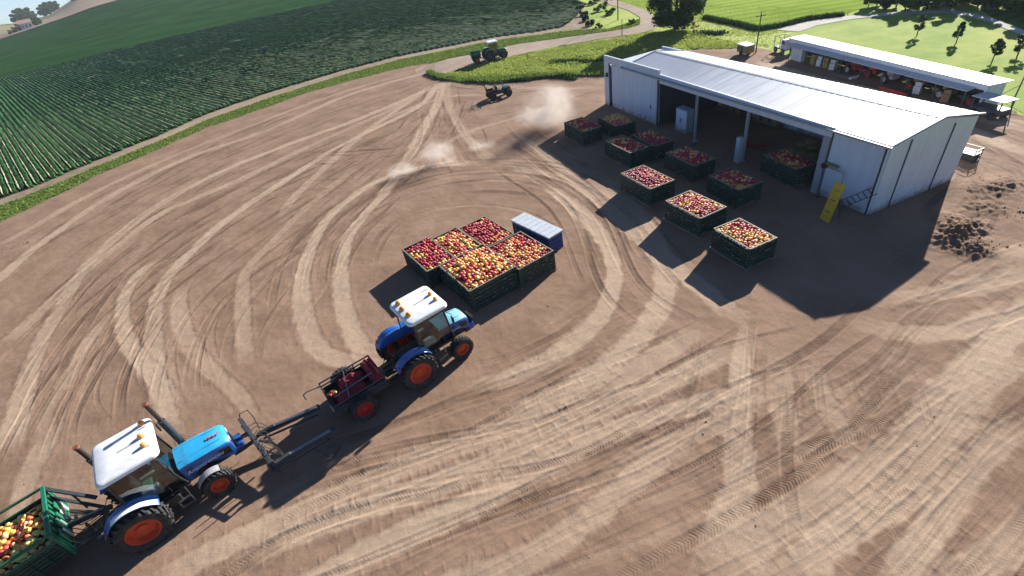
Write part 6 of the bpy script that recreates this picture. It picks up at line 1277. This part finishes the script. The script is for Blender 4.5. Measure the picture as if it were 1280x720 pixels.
# hedge bushes along the field track and small bushes beyond
hb = [(19.87, 83.13), (20.32, 87.65), (20.93, 92.49), (21.68, 98.81), (22.65, 105.77), (23.98, 114.77)]
for i, px in enumerate(hb):
    tree('hedge_bush', px, .75, .72, 1300, ['nearest', 'second', 'third', 'fourth', 'fifth', 'farthest'][i] + ' dark bush in the hedge line beside the field track', M['leaf'], 'dark bushes along the field track', .02, 20 + i, ls=.12, cat='bush', ncl=12)
for i, (px, s_) in enumerate([((25.02, 78.42), .5), ((20.38, 80.17), .4), ((24.68, 89.33), .8), ((24.28, 93.98), .9), ((26.86, 99.2), 1.2), ((25.6, 103.68), 1.2), ((26.88, 105.59), 1.3)]):
    tree('grass_bush', px, .8 * s_ + .25, .8 * s_ + .2, 900, ['tiny bush at the foot of the road bend', 'tiny dark bush on the verge under the hedge line', 'low bush halfway up the meadow strip', 'low bush between the hedge line and the dirt road', 'round bush at the top of the meadow strip', 'leafy bush nearest the top of the hedge line', 'farthest leafy bush on the meadow strip'][i], M['leaf2'], 'bushes on the meadow strip', .02, 40 + i, ls=.11, cat='bush', ncl=8)
# wood at the top right
wd = [(49.13, 62.07), (50.19, 62.02), (49.67, 59.74), (50.74, 59.63), (50.17, 57.56), (50.01, 56.41), (53.97, 60.07), (51.59, 56.2), (53.51, 57.64), (51.9, 55.05), (53.54, 56.13), (52.51, 54.18), (55.25, 56.42), (54.47, 54.7), (56.14, 55.76), (54.88, 53.37), (54.4, 52.08), (56.27, 53.35), (54.48, 50.69), (55.78, 51.36), (54.55, 49.37), (55.32, 49.48), (54.17, 47.56), (54.55, 47.06), (57.43, 54.42), (58.68, 58.83), (57.55, 60.86), (56.98, 63.79), (57.75, 52.44), (57.36, 50.3)]
protos = []
for i in range(4):
    protos.append(tree('woodland_tree', (0, 0), [4.6, 3.8, 5.2, 3.2][i], [1.7, 1.5, 1.6, 1.4][i], 4200, 'x', [M['leaf'], M['leaf'], M['leaf'], M['leaf2']][i], 'trees of the wood at the top right', .06, 60 + i, ls=.17, ncl=22))
rw = random.Random(8); usedp = set()
sides = ['dark rounded tree', 'dark low tree', 'tall dark tree', 'lighter green tree']
wd_sorted = sorted(wd, key=lambda p: (math.atan2(p[0], p[1])))
ordn = ['first', 'second', 'third', 'fourth', 'fifth', 'sixth', 'seventh', 'eighth', 'ninth', 'tenth', 'eleventh', 'twelfth', 'thirteenth', 'fourteenth', 'fifteenth', 'sixteenth', 'seventeenth', 'eighteenth', 'nineteenth', 'twentieth', 'twenty-first', 'twenty-second', 'twenty-third', 'twenty-fourth', 'twenty-fifth', 'twenty-sixth', 'twenty-seventh', 'twenty-eighth', 'twenty-ninth', 'thirtieth']
for i, (x, y) in enumerate(wd_sorted):
    k = rw.choice([0, 1, 2, 2, 3]) if i % 5 else 3
    if k not in usedp: o = protos[k]; usedp.add(k)
    else: o = copy_tree(protos[k])
    s_ = rw.uniform(.5, .66); o.location = (x, y, 0); o.scale = (s_, s_, s_ * rw.uniform(.9, 1.15)); o.rotation_euler = (0, 0, rw.uniform(0, 6))
    o['label'] = f'{sides[k]} in the wood at the top right, {ordn[i]} from its left end'
for k in range(4):
    if k not in usedp:
        for ch in list(protos[k].children): bpy.data.objects.remove(ch)
        bpy.data.objects.remove(protos[k])
# ditch with dark reeds crossing the meadow
mb = MB(); rr2 = random.Random(3)
def weeds(name, line, n, h, w, m, label):
    L = smooth_line(line, .5); V = []; F = []
    for i in range(n):
        p = L[rr2.randrange(len(L))]; x = p[0] + rr2.gauss(0, w); y = p[1] + rr2.gauss(0, w); a = rr2.uniform(0, 6.28); hh = h * rr2.uniform(.4, 1.3); ww = .09
        k = len(V); V += [(x - ww * math.cos(a), y - ww * math.sin(a), 0), (x + ww * math.cos(a), y + ww * math.sin(a), 0), (x + rr2.gauss(0, .15), y + rr2.gauss(0, .15), hh)]; F.append((k, k + 1, k + 2))
    mb = MB(); mb.v = V; mb.f = F; mb.m = [0] * len(F); o = mb.build(name, m, fix=False); return tag(o, label, 'weeds', kind='stuff')
weeds('ditch_weeds', [(33.71, 72.81), (34.25, 68.42), (34.86, 64.31), (35.06, 61.6), (36.6, 60.99), (38.59, 61.05), (41.31, 61.48), (44.6, 60.5)], 5000, .45, .22, M['leaf'], 'dark reeds along the ditch crossing the meadow behind the barn')
weeds('bank_weeds', [(10.96, 55.26), (9.89, 57.19), (8.2, 58.13), (6.36, 58.42), (4.58, 59.39)], 1200, .4, .2, M['leaf'], 'dark weeds at the foot of the rough grass island')
weeds('hollow_weeds', [(10.36, 64.77), (13.03, 62.9), (14.99, 60.74), (16.75, 60.08)], 900, .35, .3, M['leaf'], 'darker weeds in a hollow of the rough grass')
weeds('meadow_weeds', [(29.71, 64.71), (30.35, 63.4), (31.39, 62.82)], 500, .4, .3, M['leaf'], 'dark weed patch in the meadow right of the big tree')
# far farmhouse and trees on the left skyline
def far_at(az, d): x = d * math.sin(R(az)); y = d * math.cos(R(az)); return (x, y, float(hill_h(np.array(x), np.array(y))))
fh = empty('farmhouse', far_at(-35.75, 645), .6, 'far white farmhouse with a pinkish roof beyond the crop field', 'house')
mb = MB(); mb.box((0, 0, 2.5), (9, 7, 5)); mb.build('wall', M['lid'], fh); mb = MB(); mb.prism([(-4.1, 5), (4.1, 5), (0, 7.6)], -5, 5, plane='YZ'); mb.build('roof', mat('clay_roof', (.45, .28, .2), .8), fh)
for x in (-2.8, 0, 2.8): mb = MB(); mb.box((x, -3.53, 2.8), (1.2, .1, 1.5)); mb.build('window', M['dark'], fh)
ft = tree('farm_tree', (0, 0), 9, 4, 2500, 'x', M['leaf2'], 'far trees round the farmhouse', .1, 90, ls=.7, ncl=16)
spots = [(-36.55, 640, .9, 'far dark tree left of the farmhouse'), (-36.9, 635, .7, 'small far tree at the left end of the farmhouse trees'), (-35.1, 648, 1.35, 'tallest far tree right of the farmhouse'), (-34.85, 665, 1.1, 'far tree just behind the tallest farmhouse tree'), (-36.2, 650, 1.1, 'far tree touching the left wall of the farmhouse')]
for i, (az, d, s_, lb) in enumerate(spots):
    o = ft if i == 0 else copy_tree(ft); o.location = far_at(az, d); o.scale = (s_ * .62,) * 3; o['label'] = lb
sk = [(-37.6, 950, 1.9), (-36.0, 960, 1.3), (-35.6, 960, 1.7), (-35.3, 965, 1.8), (-35.0, 970, 1.2), (-34.2, 980, 1.3), (-33.9, 980, 1.5), (-33.6, 985, 1.5), (-33.3, 990, 1.3), (-31.9, 900, 1.5), (-31.6, 900, 1.7), (-31.3, 905, 1.7), (-31.0, 910, 1.5), (-30.7, 910, 1.3)]
for i, (az, d, s_) in enumerate(sk):
    o = copy_tree(ft); o.location = far_at(az, d); o.scale = (s_ * 1.3, s_ * 1.3, s_); o['group'] = 'trees on the far left ridge'
    o['label'] = f'hazy tree on the far left ridge, {ordn[i]} in the line'

# ------------------------------------------------------------------ dust
def dust(loc, sx, sy, sz, dens, label, seed):
    mb = MB(); n = 16; m_ = 10; prof = [(math.sin(PI * i / m_) * 1.0, -math.cos(PI * i / m_)) for i in range(m_ + 1)]; mb.lathe(prof, n)
    m, nt, b = new_mat('dust'); L = nt.links.new; nt.nodes.remove(b); v = N(nt, 'ShaderNodeVolumePrincipled'); v.inputs['Color'].default_value = (.93, .86, .78, 1); v.inputs['Anisotropy'].default_value = .1
    tc = N(nt, 'ShaderNodeTexCoord'); ln = N(nt, 'ShaderNodeVectorMath', operation='LENGTH'); L(tc.outputs['Object'], ln.inputs[0])
    fr = N(nt, 'ShaderNodeMapRange'); fr.inputs['From Min'].default_value = 1.0; fr.inputs['From Max'].default_value = .15; L(ln.outputs['Value'], fr.inputs['Value'])
    mp = N(nt, 'ShaderNodeMapping'); mp.inputs['Location'].default_value = (seed * 3.7, seed, 0); mp.inputs['Scale'].default_value = (1.1, 1.1, .9); L(tc.outputs['Object'], mp.inputs[0])
    nz = N(nt, 'ShaderNodeTexNoise', Scale=1.5, Detail=5.0, Roughness=.6, Distortion=.5); L(mp.outputs[0], nz.inputs['Vector'])
    nr = N(nt, 'ShaderNodeMapRange'); nr.inputs['From Min'].default_value = .40; nr.inputs['From Max'].default_value = .62; L(nz.outputs['Fac'], nr.inputs['Value'])
    mu = N(nt, 'ShaderNodeMath', operation='MULTIPLY'); L(fr.outputs[0], mu.inputs[0]); L(nr.outputs[0], mu.inputs[1]); mu2 = N(nt, 'ShaderNodeMath', operation='MULTIPLY'); mu2.inputs[1].default_value = dens; L(mu.outputs[0], mu2.inputs[0])
    L(mu2.outputs[0], v.inputs['Density']); L(v.outputs[0], nt.nodes['Material Output'].inputs['Volume'])
    o = mb.build('dust_cloud', m); o.location = loc; o.scale = (sx, sy, sz); return tag(o, label, 'dust', kind='stuff')
d1 = (6, 41.83); d2 = (-3.91, 38.44); d3 = (-6.82, 37.5); d4 = (-0.24, 40)
dust((d1[0], d1[1] + .5, 1.5), 3.3, 2.5, 2.2, 1.15, 'largest pale dust cloud drifting left of the apple crates', 1)
dust((d2[0], d2[1], .8), 1.8, 1.5, 1.3, 1.3, 'tall pale dust puff over the middle of the yard', 2)
dust((d3[0], d3[1], .4), 1.5, 1.3, .7, 1.4, 'low dust puff at the left end of the dust trail', 3)
dust((d4[0], d4[1], .3), 1.4, 1.1, .5, .9, 'faintest dust puff between the tall puff and the largest cloud', 4)

# ------------------------------------------------------------------ air
mb = MB(); mb.box((0, 300, 29.5), (3400, 3400, 81)); mh, nt, b = new_mat('haze_air'); nt.nodes.remove(b); vh = N(nt, 'ShaderNodeVolumePrincipled'); vh.inputs['Color'].default_value = (.80, .88, 1, 1); vh.inputs['Density'].default_value = .00014; vh.inputs['Anisotropy'].default_value = .2
nt.links.new(vh.outputs[0], nt.nodes['Material Output'].inputs['Volume']); o = mb.build('haze', mh); tag(o, 'thin pale haze over the whole farm', 'haze', kind='stuff')
# ------------------------------------------------------------------ light, sky, camera
SUN_AZ, SUN_EL = R(43), R(22)
w = bpy.data.worlds.new('World'); scene.world = w; w.use_nodes = True; nt = w.node_tree; bg = nt.nodes['Background']
sky = nt.nodes.new('ShaderNodeTexSky'); sky.sky_type = 'NISHITA'; sky.sun_disc = False; sky.sun_elevation = SUN_EL; sky.sun_rotation = R(90) - SUN_AZ; sky.air_density = .55; sky.dust_density = .05; sky.ozone_density = 4.0
nt.links.new(sky.outputs[0], bg.inputs['Color']); bg.inputs['Strength'].default_value = .065
sl = bpy.data.lights.new('sun', 'SUN'); sl.energy = 5; sl.angle = R(.55); sl.color = (1, .955, .89); so = bpy.data.objects.new('sun', sl); col.objects.link(so)
sd_ = Vector((math.cos(SUN_AZ) * math.cos(SUN_EL), math.sin(SUN_AZ) * math.cos(SUN_EL), math.sin(SUN_EL))); so.rotation_euler = (-sd_).to_track_quat('-Z', 'Y').to_euler(); so.location = (30, 30, 40)
cd = bpy.data.cameras.new('camera'); cam = bpy.data.objects.new('camera', cd); col.objects.link(cam); cd.sensor_width = 36; cd.lens = 16.875; cd.clip_end = 6000; cd.clip_start = .1
rgt = Vector((0.98200645, -0.11382754, -0.15068719)); upv = Vector((0.18884739, 0.59190318, 0.78357341)); fwd = Vector((0, 0.797931021, -0.602748775))
mm = Matrix((rgt, upv, -fwd)).transposed().to_4x4(); mm.translation = (0, 0, 15); cam.matrix_world = mm; scene.camera = cam
scene.view_settings.view_transform = 'Standard'; scene.view_settings.look = 'None'; scene.view_settings.exposure = 1.15; scene.view_settings.gamma = 1
scene.render.engine = 'CYCLES'; scene.cycles.max_bounces = 6; scene.cycles.transparent_max_bounces = 12; scene.cycles.volume_step_rate = 2; scene.cycles.volume_bounces = 2
